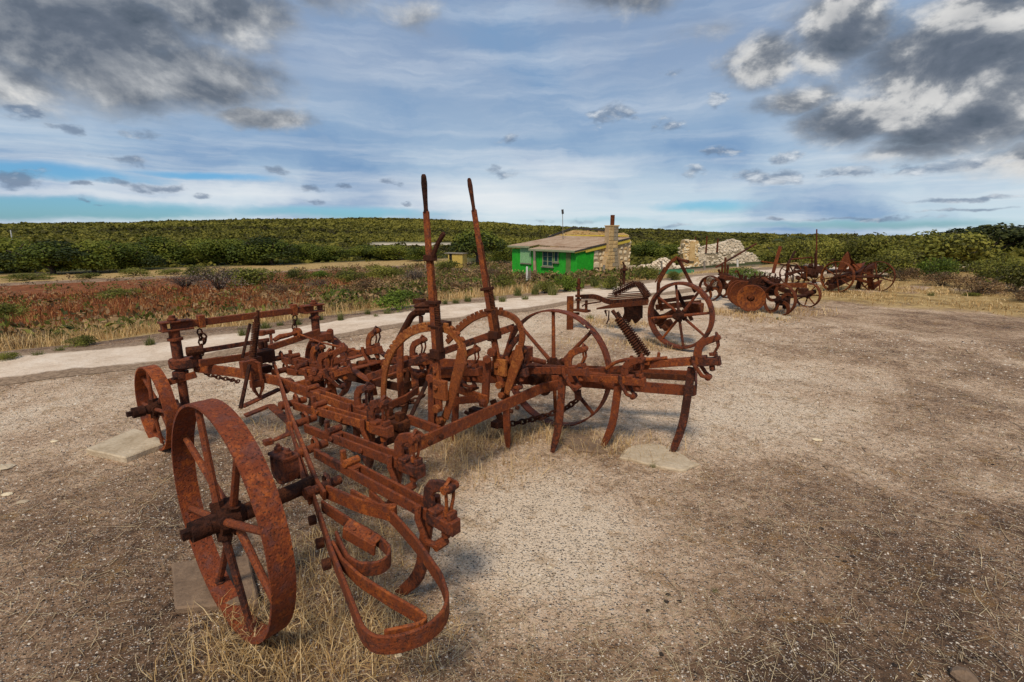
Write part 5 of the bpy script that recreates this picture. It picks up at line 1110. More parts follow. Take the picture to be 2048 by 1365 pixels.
tub3('rear_axle', [(.05, .0, .315), (.5, .1, .33), (wd[0], wd[1], .27)], .035, 'rust_dark')
m = MB()
for k in range(3): m.box((.25, .05, .20 + k * .10), (.20, .10, .03)); 
m.box((.36, .05, .30), (.05, .12, .40)); F3(m, 'scraper_bracket', 'rust_dark')
m = MB(); m.cyl((wd[0] - .15, wd[1], .30), (wd[0] + .1, wd[1] - .1, .35), .05, 10); m.box((wd[0] - .1, wd[1] + .05, .36), (.18, .14, .12)); F3(m, 'tail_casting', 'rust_dark', .01)

# ---------------------------------------------------------------- machine 4: lever frame with the tall rod, partly behind
C4 = empty('lever_cultivator', (7.6, 13.9, 0), R(35), 'rusted implement with pipe frame and tall upright rod, behind the disc plough', 'cultivator', 'rusted farm implements')
F4, bar4, tub4 = mk(C4)
wheel(C4, Vector((2.289,0.0,0.115)) * 1 , .30, .06, .015, .05, 8, .012, 'rust_far', axle=(-.1, .1), cap=.03, smat='rust_far')
wheel(C4, Vector((1.789,0.5,0.339)), .34, .06, .015, .05, 8, .012, 'rust_far', ang=.3, axle=(-.1, .1), cap=.03, smat='rust_far')
tub4('tall_rod', [(2.334,0.0,0.533), (2.17,0.0,1.089), (2.005,0.0,1.704)], .022, 'rust', radii=[.026, .022, .020])
bar4('rod_socket', [(2.308,0.0,0.395), (2.126,0.0,1.014)], .05, .06, 'rust_dark', up=(1, 0, 0), taper=[1.4, .8])
tub4('pipe_frame', [(1.314,0.3,0.813), (1.751,0.2,0.835), (2.17,0.1,0.857), (2.25,0.1,0.577)], .022, fr=.05)
tub4('pipe_frame', [(1.062,0.5,0.661), (1.909,0.3,0.579), (2.807,0.1,0.524)], .018, 'rust_dark')
bar4('lever', [(1.292,0.4,0.628), (1.514,0.4,0.848), (1.683,0.4,1.042)], .06, .03, 'rust_dark', up=(1, 0, 0))
bar4('long_bar', [(0.723,0.9,0.744), (1.153,0.7,0.678), (1.482,0.4,0.606)], .05, .04, 'rust_far')
bar4('quadrant', [(1.269,0.35,0.677), (1.609,0.35,0.435), (1.698,0.35,0.089)], .04, .02, r=.15, up=(1, 0, 0)); bar4('quadrant', [(1.269,0.35,0.677), (1.345,0.4,0.412), (1.364,0.4,0.089)], .09, .03, 'rust_far', up=(1, 0, 0))
bar4('brace', [(1.553,0.3,0.486), (1.825,0.2,0.326), (2.175,0.1,0.145)], .05, .035, up=(1, 0, 0))
bar4('frame', [(1.24,0.4,0.341), (1.727,0.2,0.454), (2.535,-0.1,0.438)], .06, .08, 'rust_dark'); bar4('frame', [(2.032,0.5,0.517), (3.372,0.3,0.442)], .06, .08, 'rust_dark')
for q, s_ in (((2.104,0.1,0.397), .24), ((2.337,0.05,0.343), .22), ((1.922,0.15,0.279), .16), ((2.593,0.0,0.46), .22), ((1.688,0.2,0.241), .12), ((2.179,0.1,0.595), .14)):
    m = MB(); m.box(q, (s_, s_ * .8, s_ * .9), Matrix.Rotation(.4, 3, 'Y'), .02); F4(m, 'casting', 'rust_dark', .015)
m = MB(); m.sweep([(1.867,0.12,0.591), (1.951,0.12,0.403), (1.992,0.12,0.138)], (1, 0, 0), .07, .04); F4(m, 'standard')
tub4('drag_hook', [(1.688,0.2,0.241), (1.75,0.2,0.129), (1.697,0.2,0.086)], .02, 'rust_dark')

# ---------------------------------------------------------------- machine 5: the mouldboard plough at the end of the row
C5 = empty('mouldboard_plough', (8.901, 13.295, 0), R(29), 'rusted two-wheeled plough with pointed mouldboards, last machine in the row', 'plough', 'rusted farm implements')
F5, bar5, tub5 = mk(C5)
wheel(C5, (0, 0, .42), .425, .10, .02, .06, 8, .018, 'rust_far', ang=.25, axle=(-.1, .3), cap=.045, smat='rust_far')
w2 = (1.094,-0.474,0.0)
wheel(C5, (w2[0], w2[1], .415), .42, .06, .016, .05, 6, .016, 'rust_far', ang=.3, axle=(-.1, .2), cap=.04, smat='rust_far')
bar5('beam', [(-0.093,0.1,0.133), (0.859,0.1,0.352), (1.936,0.0,0.676)], .10, .15, 'rust_dark'); bar5('beam', [(0.438,0.35,0.266), (1.357,0.3,0.475), (2.209,0.2,0.641)], .08, .12, 'rust_dark')
bar5('land_bar', [(0.186,-0.1,0.438), (1.347,-0.2,0.213), (1.663,-0.25,0.173)], .06, .07, 'rust_far'); bar5('land_bar', [(0.054,0.3,0.525), (0.799,0.1,0.566)], .05, .08, 'rust_dark')
# raised mouldboard: pointed, hollow on its right side
def shell(name, grid, th, mat='rust_far'):
    """curved plate from a grid of points with real thickness"""
    g = [[Vector(p) for p in r] for r in grid]; a, b = len(g), len(g[0]); vs = [p for r in g for p in r]; off = Vector((th, th * .4, 0)); vs2 = [p + off for p in vs]; m = MB(); n = len(vs)
    fs = []
    for i in range(a - 1):
        for j in range(b - 1):
            q = (i * b + j, i * b + j + 1, (i + 1) * b + j + 1, (i + 1) * b + j); fs += [q, tuple(n + k for k in q[::-1])]
    bd = [i * b for i in range(a)] + [(a - 1) * b + j for j in range(1, b)] + [i * b + b - 1 for i in range(a - 2, -1, -1)] + [j for j in range(b - 2, 0, -1)]
    fs += [(bd[k], bd[(k + 1) % len(bd)], n + bd[(k + 1) % len(bd)], n + bd[k]) for k in range(len(bd))]
    m.add(vs + vs2, fs); return F5(m, name, mat, 0, True)
shell('raised_mouldboard', [[(0.621,0.15,1.096), (0.628,0.12,1.042)], [(0.531,0.2,0.944), (0.574,0.05,0.922)], [(0.521,0.25,0.776), (0.63,0.02,0.785)], [(0.517,0.3,0.577), (0.543,0.1,0.561)]], .03)
shell('raised_mouldboard', [[(0.647,0.15,1.095), (0.61,0.1,1.056)], [(0.655,0.12,0.945), (0.591,0.02,0.923)], [(0.688,0.1,0.779), (0.699,-0.05,0.773)], [(0.733,0.1,0.526), (0.849,-0.15,0.622)]], .03)
shell('tilted_pan', [[(0.679,0.0,0.743), (0.962,-0.1,0.767), (0.923,-0.2,0.815)], [(0.791,-0.05,0.632), (0.837,-0.15,0.664), (0.767,-0.25,0.727)], [(0.734,-0.1,0.568), (0.67,-0.2,0.618), (0.547,-0.3,0.682)]], .03, 'rust')
bar5('standard', [(1.251,-0.2,0.611), (1.166,-0.25,0.366), (1.263,-0.3,0.057)], .14, .06, 'rust_far', r=.2, up=(1, 0, 0)); bar5('standard', [(1.216,0.0,0.43), (1.184,0.0,0.175), (1.225,0.05,-0.077)], .12, .05, 'rust_dark', r=.2, up=(1, 0, 0))
bar5('share', [(1.225,0.05,-0.077), (1.377,-0.1,-0.084), (1.447,-0.25,-0.015)], .12, .03, 'rust_dark')
shell('mouldboard', [[(1.189,-0.25,-0.057), (1.341,-0.2,0.057), (1.577,-0.15,0.169)], [(1.187,-0.4,0.043), (1.431,-0.32,0.163), (1.687,-0.25,0.272)], [(1.246,-0.5,0.189), (1.438,-0.45,0.273), (1.622,-0.4,0.302)]], .03)
tub5('axle', [(.1, 0, .42), (w2[0], w2[1], .415)], .035, 'rust_dark')
shell('mouldboard', [[(-0.032,0.3,0.181), (0.107,0.3,0.314)], [(0.245,0.2,0.12), (0.331,0.2,0.367)], [(0.522,0.1,0.171), (0.582,0.1,0.42)]], .04, 'rust_dark')
tub5('steering_rod', [(0.023,0.3,0.842), (0.242,0.25,0.88), (0.199,0.25,0.661)], .014, 'rust_dark')

# ================================================================ buildings
def lump(m, c, s, j=.22, q=random):
    """one rough stone: a squashed, jittered lump"""
    vs = []
    for a in (-1, 1):
        for b in (-1, 1):
            for d in (-1, 1): vs.append((c[0] + s[0] * .5 * a * q.uniform(1 - j, 1), c[1] + s[1] * .5 * b * q.uniform(1 - j, 1), c[2] + s[2] * .5 * d * q.uniform(1 - j, 1)))
    vs += [(c[0], c[1] - s[1] * .62, c[2]), (c[0], c[1], c[2] + s[2] * .62)]
    m.add(vs, [(0, 1, 3, 2), (4, 6, 7, 5), (2, 3, 7, 6), (0, 2, 6, 4), (0, 4, 8), (4, 5, 8), (5, 1, 8), (1, 0, 8), (1, 5, 9), (5, 7, 9), (7, 3, 9), (3, 1, 9)])
CT = empty('cottage', (5.0, 38.0, 0), R(39.8), 'green weatherboard and limestone cottage with rusty skillion roof and stone chimney', 'house')
zb = gz(5, 38) - .5
def part(m, name, mat, par=None, bev=.01): return m.build(name, mat, par or CT, False, bev)
L, W = 7.8, 6.6                       # front wall runs along +y (to the left), side wall along +x
ze, zt = (-0.3,-0.208,0.217)[2], (6.34,-0.0,1.143)[2]
zmain = (-0.241,7.8,0.602)[2]
xg = (1.965,0.0,-0.91)[0]
roofz = lambda x: ze + (zt - ze) * (x + .3) / (W + .3)
# front wall of painted boards, each lapped slightly over the next
m = MB(); m.box((.10, L / 2, (zb + ze) / 2), (.10, L - .1, ze - zb)); fw = part(m, 'front_wall', 'green_paint')
m = MB(); y = .02
while y < L - .05:
    w_ = random.uniform(.15, .20); m.box((.035 + random.uniform(-.008, .008), y + w_ / 2, (zb + ze) / 2), (.03, w_ - .015, ze - zb - .02)); y += w_
part(m, 'boards', 'green_paint', fw, 0)['kind'] = 'stuff'
m = MB(); m.prism([(0, zb), (xg, zb), (xg, roofz(xg) - .06), (0, roofz(0) - .06)], 0, .08, ((0, .0, 0), (1, 0, 0), (0, 0, 1), (0, 1, 0))); gw = part(m, 'green_side_wall', 'green_paint')
m = MB(); x = .0
while x < xg - .02:
    m.box((x + .05, -.025, (zb + roofz(x)) / 2 - .05), (.055, .05, roofz(x) - zb - .14)); x += .105
part(m, 'sheet_ribs', 'green_paint', gw, 0)['kind'] = 'stuff'
# stone part of the side wall, ragged at the far end
m = MB(); m.prism([(xg, zb), (W + .1, zb), (W + .25, zb + .9), (W + .05, zb + 1.5), (W + .22, zb + 2.3), (W + .0, roofz(W) - .5), (W - .1, roofz(W) - .1), (xg, roofz(xg) - .08)], .02, .50, ((0, 0, 0), (1, 0, 0), (0, 0, 1), (0, 1, 0))); sw = part(m, 'stone_side_wall', 'mortar')
def stone_at(p0, p1, mat, par, depth=.10, y0=.02):
    (x0, _, z0), (x1, _, z1) = p0, p1; m = MB(); lump(m, ((x0 + x1) / 2, y0, (z0 + z1) / 2), (abs(x1 - x0), depth, abs(z1 - z0)), .16); return part(m, 'stone', mat, par, .02)
for a, b, k in [((2.047,0.0,-0.199),(2.573,0.0,0.183),1), ((2.659,0.0,-0.217),(2.955,0.0,0.015),1), ((3.092,0.0,-0.189),(3.576,0.0,0.12),1), ((2.004,0.0,-0.514),(2.54,0.0,-0.293),1), ((2.805,0.0,-0.582),(3.288,0.0,-0.316),1), ((2.039,0.0,-1.152),(2.752,0.0,-0.741),1), ((2.907,-0.0,-1.231),(3.198,0.0,-0.879),1), ((2.127,0.0,-1.637),(2.662,0.0,-1.301),1), ((2.808,0.0,-1.673),(3.356,0.0,-1.374),0),
    ((2.141,0.0,0.272),(2.682,0.0,0.419),0), ((2.882,0.0,0.176),(3.491,0.0,0.444),0), ((5.222,-0.0,-0.126),(5.606,0.0,0.114),1), ((5.83,-0.0,-0.142),(6.221,0.0,0.1),1), ((5.841,0.0,0.567),(6.165,0.0,0.77),1), ((5.394,0.0,0.243),(5.715,0.0,0.444),1), ((5.939,0.0,0.19),(6.265,-0.0,0.393),0), ((5.391,0.0,-0.589),(5.782,0.0,-0.392),1), ((5.946,0.0,-0.734),(6.336,0.0,-0.451),1), ((5.495,0.0,-1.054),(5.878,0.0,-0.732),0), ((6.057,-0.0,-1.247),(6.511,0.0,-0.882),1), ((5.671,0.0,-1.569),(6.126,0.0,-1.25),1), ((6.307,0.0,-1.771),(6.696,0.0,-1.404),0), ((5.234,0.0,0.576),(5.624,0.0,0.736),0)]:
    stone_at(a, b, 'pale_stone' if k else 'limestone', sw)
for k in range(9):
    z = zb + .5 + k * .30; m = MB(); lump(m, (W + .10 + random.uniform(-.08, .08), .24, z), (.30, .48, .27), .2); part(m, 'stone', 'pale_stone' if k % 3 else 'limestone', sw, .02)
# chimney of squared blocks, narrower above, iron flue on top
cx0, cx1 = (2.81,-0.45,-1.323)[0], (4.945,-0.45,-1.424)[0]; tx0, tx1 = (3.314,-0.45,1.443)[0], (4.461,-0.45,1.44)[0]; zc = (4.021,-0.3,2.115)[2]; zm = (4.172,-0.3,0.033)[2]; zf = (4.089,-0.3,2.942)[2]
m = MB(); m.prism([(cx0, zb), (cx1, zb), (cx1 - .1, zb + 1.0), (tx1, zm), (tx1, zc), (tx0, zc), (tx0, zm), (cx0 + .15, zb + 1.0)], -.40, .05, ((0, 0, 0), (1, 0, 0), (0, 0, 1), (0, 1, 0))); ch_ = part(m, 'chimney', 'mortar')
z = zb + .1; row = 0
while z < zc - .1:
    hh = .30; f = min(1, max(0, (z - zb) / (zm - zb))); a, b = cx0 + (tx0 - cx0) * f, cx1 + (tx1 - cx1) * f; n_ = 4 if f < .5 else 3 if f < 1 else 2
    for k in range(n_):
        x0 = a + (b - a) * (k + (0 if row % 2 else random.uniform(-.08, .08))) / n_; x1 = a + (b - a) * (k + 1) / n_
        m = MB(); m.box(((x0 + x1) / 2, -.20, z + hh / 2), (x1 - x0 - .04, .50 + random.uniform(0, .02), hh - .035), None, .012); part(m, 'stone', 'limestone' if k < n_ / 2 or random.random() < .25 else 'grey_stone', ch_, .012)
    z += hh; row += 1
m = MB(); m.box(((tx0 + tx1) / 2, -.2, zc + .03), (tx1 - tx0 + .1, .58, .10), None, .015); part(m, 'cap', 'limestone', ch_)
m = MB(); m.lathe([(0, .17), (zf - zc, .17), (zf - zc, .14), (0, .14)], ((tx0 + tx1) / 2 + .03, -.2, zc + .06), (0, 0, 1), 14); part(m, 'flue_pipe', 'rust_far', ch_, 0)
# main roof: rusty corrugated iron over both parts, and the lean-to eave stepping down in front
def corr(name, x0, x1, y0, y1, zf_, pitch=.17, amp=.022, mat='roof_iron'):
    V, F = [], []; n = int((y1 - y0) / pitch * 4)
    for i in range(n + 1):
        y = y0 + (y1 - y0) * i / n; o = amp * math.sin(6.28318 * (y - y0) / pitch)
        for x in (x0, (x0 + x1) / 2, x1): V.append((x, y, zf_(x, y) + o))
    k = len(V); V += [(x, y, z - .03) for x, y, z in V]
    for i in range(n):
        for j in range(2):
            q = (i * 3 + j, i * 3 + j + 1, i * 3 + j + 4, i * 3 + j + 3); F += [q, tuple(k + e for e in q[::-1])]
    for i in range(n): F += [(i * 3, i * 3 + 3, k + i * 3 + 3, k + i * 3), (i * 3 + 2, k + i * 3 + 2, k + i * 3 + 5, i * 3 + 5)]
    F += [(0, k, k + 1, 1), (1, k + 1, k + 2, 2), (n * 3, n * 3 + 1, k + n * 3 + 1, k + n * 3), (n * 3 + 1, n * 3 + 2, k + n * 3 + 2, k + n * 3 + 1)]
    m = MB(); m.add(V, F); return part(m, name, mat, None, 0)
ylean = 5.2
corr('roof', .9, W - .2, -.12, L + .3, lambda x, y: roofz(x) + .10 + .13 * max(0, min(1, (y - 1) / 6)))
corr('porch_roof', -.35, 1.0, -.14, ylean, lambda x, y: roofz(x) + .05)
corr('eave_roof', -.25, 1.0, ylean, L + .3, lambda x, y: roofz(x) + .26)
m = MB(); m.box((-.36, (ylean - .14) / 2, ze - .03), (.05, ylean + .14, .16)); part(m, 'fascia', 'sage'); m = MB(); m.box((-.27, (ylean + L) / 2 + .15, ze + .19), (.05, L - ylean + .3, .16)); part(m, 'fascia', 'sage')
m = MB(); m.sweep([(-.4, -.17, ze - .02), (W - .1, -.17, roofz(W - .1) + .03)], (0, 0, 1), .05, .10); part(m, 'barge_board', 'black_wood')
m = MB(); m.sweep([(.9, -.13, roofz(.9) - .18), (W - .1, -.13, roofz(W - .1) - .18)], (0, 0, 1), .05, .24); part(m, 'yellow_board', 'yellow_paint'); m = MB(); m.sweep([(-.34, -.13, ze - .10), (.9, -.13, roofz(.9) - .10)], (0, 0, 1), .05, .12); part(m, 'yellow_board', 'yellow_paint')
m = MB(); m.box((W - .25, L / 2 + .1, roofz(W) + .20), (.25, L, .12)); part(m, 'ridge_board', 'yellow_paint')
# the taller ruined stone room behind
zr = (6.9,6.67,2.067)[2]; ya = (6.9,9.856,1.205)[1]; yb = (6.9,6.67,2.067)[1]; yc = (6.9,2.538,1.818)[1]; zcq = (6.9,2.536,1.775)[2]; yd = (6.9,0.425,1.178)[1]
m = MB(); m.prism([(ya, zb), (yd - .1, zb), (yd - .15, zt - .2), (yd + .1, zcq - .55), (yd + .5, zcq - .35), (yc - .2, zcq - .25), (yb, zr - .2), (ya, roofz(W) + .1)], 0, .45, ((W + .1, 0, 0), (0, 1, 0), (0, 0, 1), (1, 0, 0))); bw = part(m, 'rear_wall', 'limestone')
m = MB(); q = random.Random(4)
for _ in range(110):
    y = q.uniform(yd - .1, ya); t = (y - yb) / (ya - yb) if y > yb else 0; hi = zr - .3 - max(0, t) * (zr - roofz(W) - .3)
    z = q.uniform(roofz(W) + .1, max(roofz(W) + .15, hi - (.25 if y < yc else 0))); s_ = q.uniform(.16, .34); lump(m, (W + .10, y, z), (.10, s_, s_ * .7), .2, q)
part(m, 'rubble_stones', 'limestone', bw, 0)['kind'] = 'stuff'
m = MB(); m.sweep([(W + .05, ya + .3, (6.9,10.072,1.155)[2]), (W + .05, yb, zr)], (1, 0, 0), .16, .10); m.sweep([(W + .05, yb, zr), (W + .05, yc, zcq)], (1, 0, 0), .14, .10); part(m, 'roof_timber', 'black_wood')
# openings of the front wall
def sash(y0, y1, z0, z1, n=2, rows=3):
    m = MB(); m.box((-.005, (y0 + y1) / 2, (z0 + z1) / 2), (.03, y1 - y0, z1 - z0)); m2 = MB()
    for k in range(n + 1): m2.box((-.03, y0 + (y1 - y0) * k / n, (z0 + z1) / 2), (.06, .10 if 0 < k < n else .08, z1 - z0))
    for z in (z0, z1): m2.box((-.035, (y0 + y1) / 2, z), (.07, y1 - y0 + .12, .09))
    for k in range(1, rows):
        m2.box((-.02, (y0 + y1) / 2, z0 + (z1 - z0) * k / rows), (.04, y1 - y0, .035))
    w_ = part(m2, 'window', 'sage'); part(m, 'pane', 'glass', w_, 0)
    m = MB(); m.box((-.08, (y0 + y1) / 2, z0 - .09), (.16, y1 - y0 + .3, .06)); part(m, 'sill', 'weather_wood', w_)
wp = lambda a, b: (a[1], b[1], a[2], b[2])
y1_, y0_, z0_, z1_ = wp((-0.0,3.756,-1.097), (0.0,2.597,0.091)); sash(y0_, y1_, z0_, z1_, 2, 3)
y1_, y0_, z0_, z1_ = wp((0.0,2.403,-0.705), (-0.0,1.97,0.148)); sash(y0_, y1_, z0_, z1_, 1, 1)
y1_, y0_, z0_, z1_ = wp((0.0,6.573,-0.978), (0.0,5.211,0.351))
m = MB(); y = y0_
while y < y1_ - .03: m.box((-.02, y + .08, (z0_ + z1_) / 2), (.05, .145, z1_ - z0_)); y += .16
part(m, 'shutter', 'faded_green'); m = MB(); m.box((-.05, (y0_ + y1_) / 2, z0_ - .05), (.12, y1_ - y0_ + .1, .07)); part(m, 'sill', 'weather_wood')
m = MB(); m.cyl((-0.35,4.433,-0.699), (-0.35,4.447,0.252), .11, 10); part(m, 'verandah_post', 'weather_wood', None, 0); m = MB(); m.cyl((-0.35,4.356,-1.656), (-0.35,4.433,-0.699), .13, 12); part(m, 'drain_pipe', 'roof_iron', None, 0)
m = MB(); m.box((-.01, (-0.0,0.843,-0.48)[1], (zb + ze) / 2), (.06, .5, ze - zb - .15)); part(m, 'bare_panel', 'bare_green')

# mast beside the cottage
p0, p1 = Vector((4.807,45,1.866)), Vector((4.541,45,3.575)); p0.z -= .6
mt = empty('mast', p0, 0, 'thin leaning aerial mast above the left part of the cottage roof', 'mast'); m = MB(); m.tube([(0, 0, -4), p1 - p0], .03, 6, radii=[.04, .025]); m.build('pole', 'weather_wood', mt); m = MB(); m.cyl((p1 - p0) * .86, (p1 - p0) * 1.03, .10, 8); m.build('aerial_head', 'black_wood', mt)

# yellow outhouse
oy = 70.0; ox = (-8.025,70,-2.875)[0]; oz = gz(ox, oy)
OH = empty('outhouse', (ox, oy, oz), R(-14), 'small yellow tin outhouse with dark open doorway beside the umbrella shaped tree', 'shed')
m = MB(); m.box((.55, -.9, 1.0), (1.55, .06, 2.1)); m.box((-.75, .0, .95), (.06, 1.8, 1.9)); m.box((.55, .9, 1.0), (1.55, .06, 2.1)); m.box((1.3, 0, 1.0), (.06, 1.8, 2.1)); m.build('walls', 'yellow_tin', OH)
for k in range(9): m = MB(); m.cyl((-.15 + k * .17, -.93, .02), (-.15 + k * .17, -.93, 2.0), .03, 5); m.build('sheet_rib', 'yellow_tin', OH)
m = MB(); m.box((-.5, -.85, 1.0), (.5, .05, 1.95)); m.build('doorway', 'inside_shade', OH); m = MB(); m.box((-.72, -.92, .95), (.16, .06, 1.95)); m.build('door_post', 'yellow_tin', OH)  # solid panel fills the opening; the dark interior is only its colour
m = MB(); m.prism([(-1.35, 2.0), (1.5, 1.95), (1.5, 2.04), (-1.35, 2.10)], -1.1, 1.1, ((0, 0, 0), (1, 0, 0), (0, 0, 1), (0, 1, 0))); m.build('roof', 'weather_wood', OH)

# ruined stone walls
def ruin(name, y, outline, th, label, mat, smat, n, size, seed, tilt=0):
    pts_ = outline; x0 = min(p[0] for p in pts_); root = empty(name, (0, y, 0), 0, label, 'ruin', 'ruined limestone walls')
    m = MB(); m.prism([(p[0], p[2]) for p in pts_], 0, th, ((0, 0, 0), (1, 0, 0), (0, 0, 1), (0, 1, 0))); m.build('wall', mat, root)
    q = random.Random(seed); m = MB(); P_ = [(p[0], p[2]) for p in pts_]; xs_ = [p[0] for p in P_]; zs_ = [p[1] for p in P_]; k = 0
    def inside(x, z):
        c = False; j = len(P_) - 1
        for i in range(len(P_)):
            if (P_[i][1] > z) != (P_[j][1] > z) and x < (P_[j][0] - P_[i][0]) * (z - P_[i][1]) / (P_[j][1] - P_[i][1]) + P_[i][0]: c = not c
            j = i
        return c
    while k < n:
        x, z = q.uniform(min(xs_), max(xs_)), q.uniform(min(zs_), max(zs_))
        if inside(x, z): s_ = size * q.uniform(.5, 1.4); lump(m, (x, -.0 - q.uniform(0, .03), z), (s_, .08, s_ * q.uniform(.5, .9)), .30, q); k += 1
    for (a, b) in zip(P_, P_[1:] + P_[:1]):
        for t in range(int(math.hypot(b[0] - a[0], b[1] - a[1]) / (size * .8))):
            f = q.random(); s_ = size * q.uniform(.5, 1.2); lump(m, (a[0] + (b[0] - a[0]) * f, th * q.uniform(.1, .9), a[1] + (b[1] - a[1]) * f), (s_, th * .6, s_ * .7), .35, q)
    m.build('rubble_stones', smat, root)['kind'] = 'stuff'; return root
ruin('ruined_pier', 42, [(14.775,42,-2.026), (14.756,42,-0.66), (14.578,42,-0.027), (14.671,42,0.978), (15.316,42,0.894), (15.865,42,0.936), (15.943,42,0.518), (15.861,42,-0.027), (16.164,42,-1.085), (16.288,42,-2.026)], .9, 'stubby ruined limestone pier standing at the left end of the ruin', 'limestone', 'pale_stone', 110, .20, 5)
m = MB(); a = Vector((15.113,41.9,-0.74)); b = Vector((15.58,41.9,0.854)); m.box(((a.x + b.x) / 2, -.10, (a.z + b.z) / 2), (b.x - a.x, .12, b.z - a.z), None, .03); m.build('plaster_face', 'limestone', bpy.data.objects['ruined_pier'])
ruin('ruined_wall', 47, [(18.025,47,-2.361), (17.813,47,0.155), (18.418,47,0.343), (19.823,47,0.624), (21.024,47,0.997), (21.709,47,0.81), (22.049,47,0.296), (22.39,47,-0.221), (23.123,47,-0.362), (23.601,47,-0.787), (24.092,47,-1.309), (24.259,47,-2.361)], .6, 'long white ruined gable wall with sloping broken top behind the disc plough', 'white_rubble', 'white_rubble', 700, .17, 6)
ruin('ruined_wall', 43.2, [(16.454,43,-2.112), (16.337,43,-0.195), (17.337,43,-0.109), (18.642,43,-0.023), (19.937,43,0.149), (20.493,43,-0.152), (20.423,43,-1.149), (20.612,43,-2.112)], .5, 'low ruined wall with a dark footing in front of the gable wall', 'grey_stone', 'white_rubble', 300, .20, 8)
# rubble heap
RH = empty('rubble_heap', (12.298,41,-1.688), 0, 'heap of fallen limestone rubble between the cottage and the ruined pier', 'rubble')
m = MB(); q = random.Random(9); RH.location.z = gz(RH.location.x, RH.location.y)
for k in range(330):
    x, y = max(-1.3, q.gauss(0, 1.2)), q.gauss(0, .8); z = .85 * math.exp(-(x / 2.9) ** 2 - (y / 1.3) ** 2) * (.75 + .35 * math.sin(x * 2.2 + .6)); s_ = q.uniform(.10, .30) * (1.5 if q.random() < .08 else 1); lump(m, (x, y, z - .10 + q.uniform(-.06, .06)), (s_, s_, s_ * .8), .4, q)
m.build('fallen_stones', 'white_rubble', RH)['kind'] = 'stuff'
V, F = [], []
for i in range(21):
    for j in range(11):
        x, y = -5 + i * .5, -2.5 + j * .5; V.append((x, y, .80 * math.exp(-(x / 2.9) ** 2 - (y / 1.3) ** 2) * (.75 + .35 * math.sin(x * 2.2 + .6)) - .12 + q.uniform(-.04, .04)))
for i in range(20):
    for j in range(10): F.append((i * 11 + j, i * 11 + 11 + j, i * 11 + 12 + j, i * 11 + j + 1))
m = MB(); m.add(V, F); m.build('mound', 'grey_stone', RH)
# uprights in and before the ruin
def post(name, a, b, r, mat, label, cat, group=None, n=7, capm=None):
    a, b = Vector(a), Vector(b); g = gz(a.x, a.y); a.z = min(a.z, g - .2) if group != 'iron uprights on the ruin' else a.z
    m = MB(); q = random.Random(int(a.x * 100)); mid = a.lerp(b, .5) + Vector((q.uniform(-.3, .3) * r, 0, 0)); m.tube([a, mid, b], r, n, radii=[r * 1.1, r, r * .9]); m.cyl(b - Vector((0, 0, .02)), b + Vector((0, 0, r * .25)), r * .7, n)
    o = m.build(name, mat, None); return tag(o, label, cat, group)
post('iron_post', (17.026,43.1,-0.113), (16.989,43.1,1.302), .07, 'rust_far', 'left rusty iron upright sticking above the low ruined wall', 'post', 'iron uprights on the ruin')
post('iron_post', (17.987,43.1,-0.07), (17.967,43.1,1.089), .08, 'rust_far', 'right rusty iron upright sticking above the low ruined wall', 'post', 'iron uprights on the ruin')
post('iron_post', (15.728,42.3,0.847), (15.694,42.3,1.266), .06, 'rust_far', 'short iron stub on top of the ruined pier', 'post', 'iron uprights on the ruin')
FP = 'old fence posts before the buildings'
for a, b, r, mt_, lb in (((0.683,22,-0.888), (0.676,22,0.104), .055, 'white_post', 'pale leaning fence post in front of the cottage shutter'), ((0.841,22.6,-0.816), (0.834,22.6,-0.005), .035, 'weather_wood', 'thin grey fence post right behind the pale one'), ((4.747,25,-0.917), (4.71,25,-0.024), .075, 'weather_wood', 'thick grey fence post in front of the cottage chimney'), ((9.219,30,-0.867), (9.167,30,-0.105), .06, 'weather_wood', 'grey fence post behind the green rail'), ((11.87,30,-0.867), (11.804,30,-0.105), .07, 'weather_wood', 'grey fence post in front of the ruined pier'), ((14.362,31,-0.886), (14.279,31,-0.068), .06, 'white_post', 'pale fence post in front of the long ruined wall'), ((19.204,36,-1.067), (19.11,36,-0.265), .06, 'white_post', 'pale fence post right of the long ruined wall')):
    post('fence_post', a, b, r, mt_, lb, 'fence post', FP)
post('marker_post', (-151.942,150,0.416), (-151.658,150,2.338), .16, 'white_post', 'white marker post on the scrubby hill at the far left', 'post')
# green rail
a, b, c, d = (Vector(q) for q in ((7.013,23,-0.174), (8.457,23,-0.221), (7.043,23,-0.621), (8.394,23,-0.621)))
GR = empty('green_rail', (c.x, 23, gz(c.x, 23)), 0, 'low green painted rail on two legs before the rubble heap', 'barrier'); o = GR.location
m = MB(); m.box((a + b) / 2 - o + Vector((.12, 0, 0)), ((b - a).length, .10, .20)); m.build('rail', 'green_rail', GR)
for e in (c, d): m = MB(); m.box(Vector((e.x, 23.06, (a.z + .06 + e.z - .2) / 2)) - o, (.13, .12, a.z + .1 - e.z + .2)); m.build('leg', 'green_rail', GR)
# low bench table by the ruin
a, b = Vector((13.385,27,-0.208)), Vector((14.0,27,-0.263)); TB = empty('bench_table', ((a.x + b.x) / 2, 27, gz(a.x, 27)), 0, 'small grey bench table behind the row of plough springs', 'table'); o = TB.location
m = MB(); m.box((a + b) / 2 - o, ((b - a).length, .6, .07)); m.build('table_top', 'weather_wood', TB)
for x in (a.x + .1, b.x - .12): m = MB(); m.box(Vector((x, 27, (a.z + o.z) / 2 - .1)) - o, (.10, .4, a.z - o.z + .1)); m.build('leg', 'weather_wood', TB)

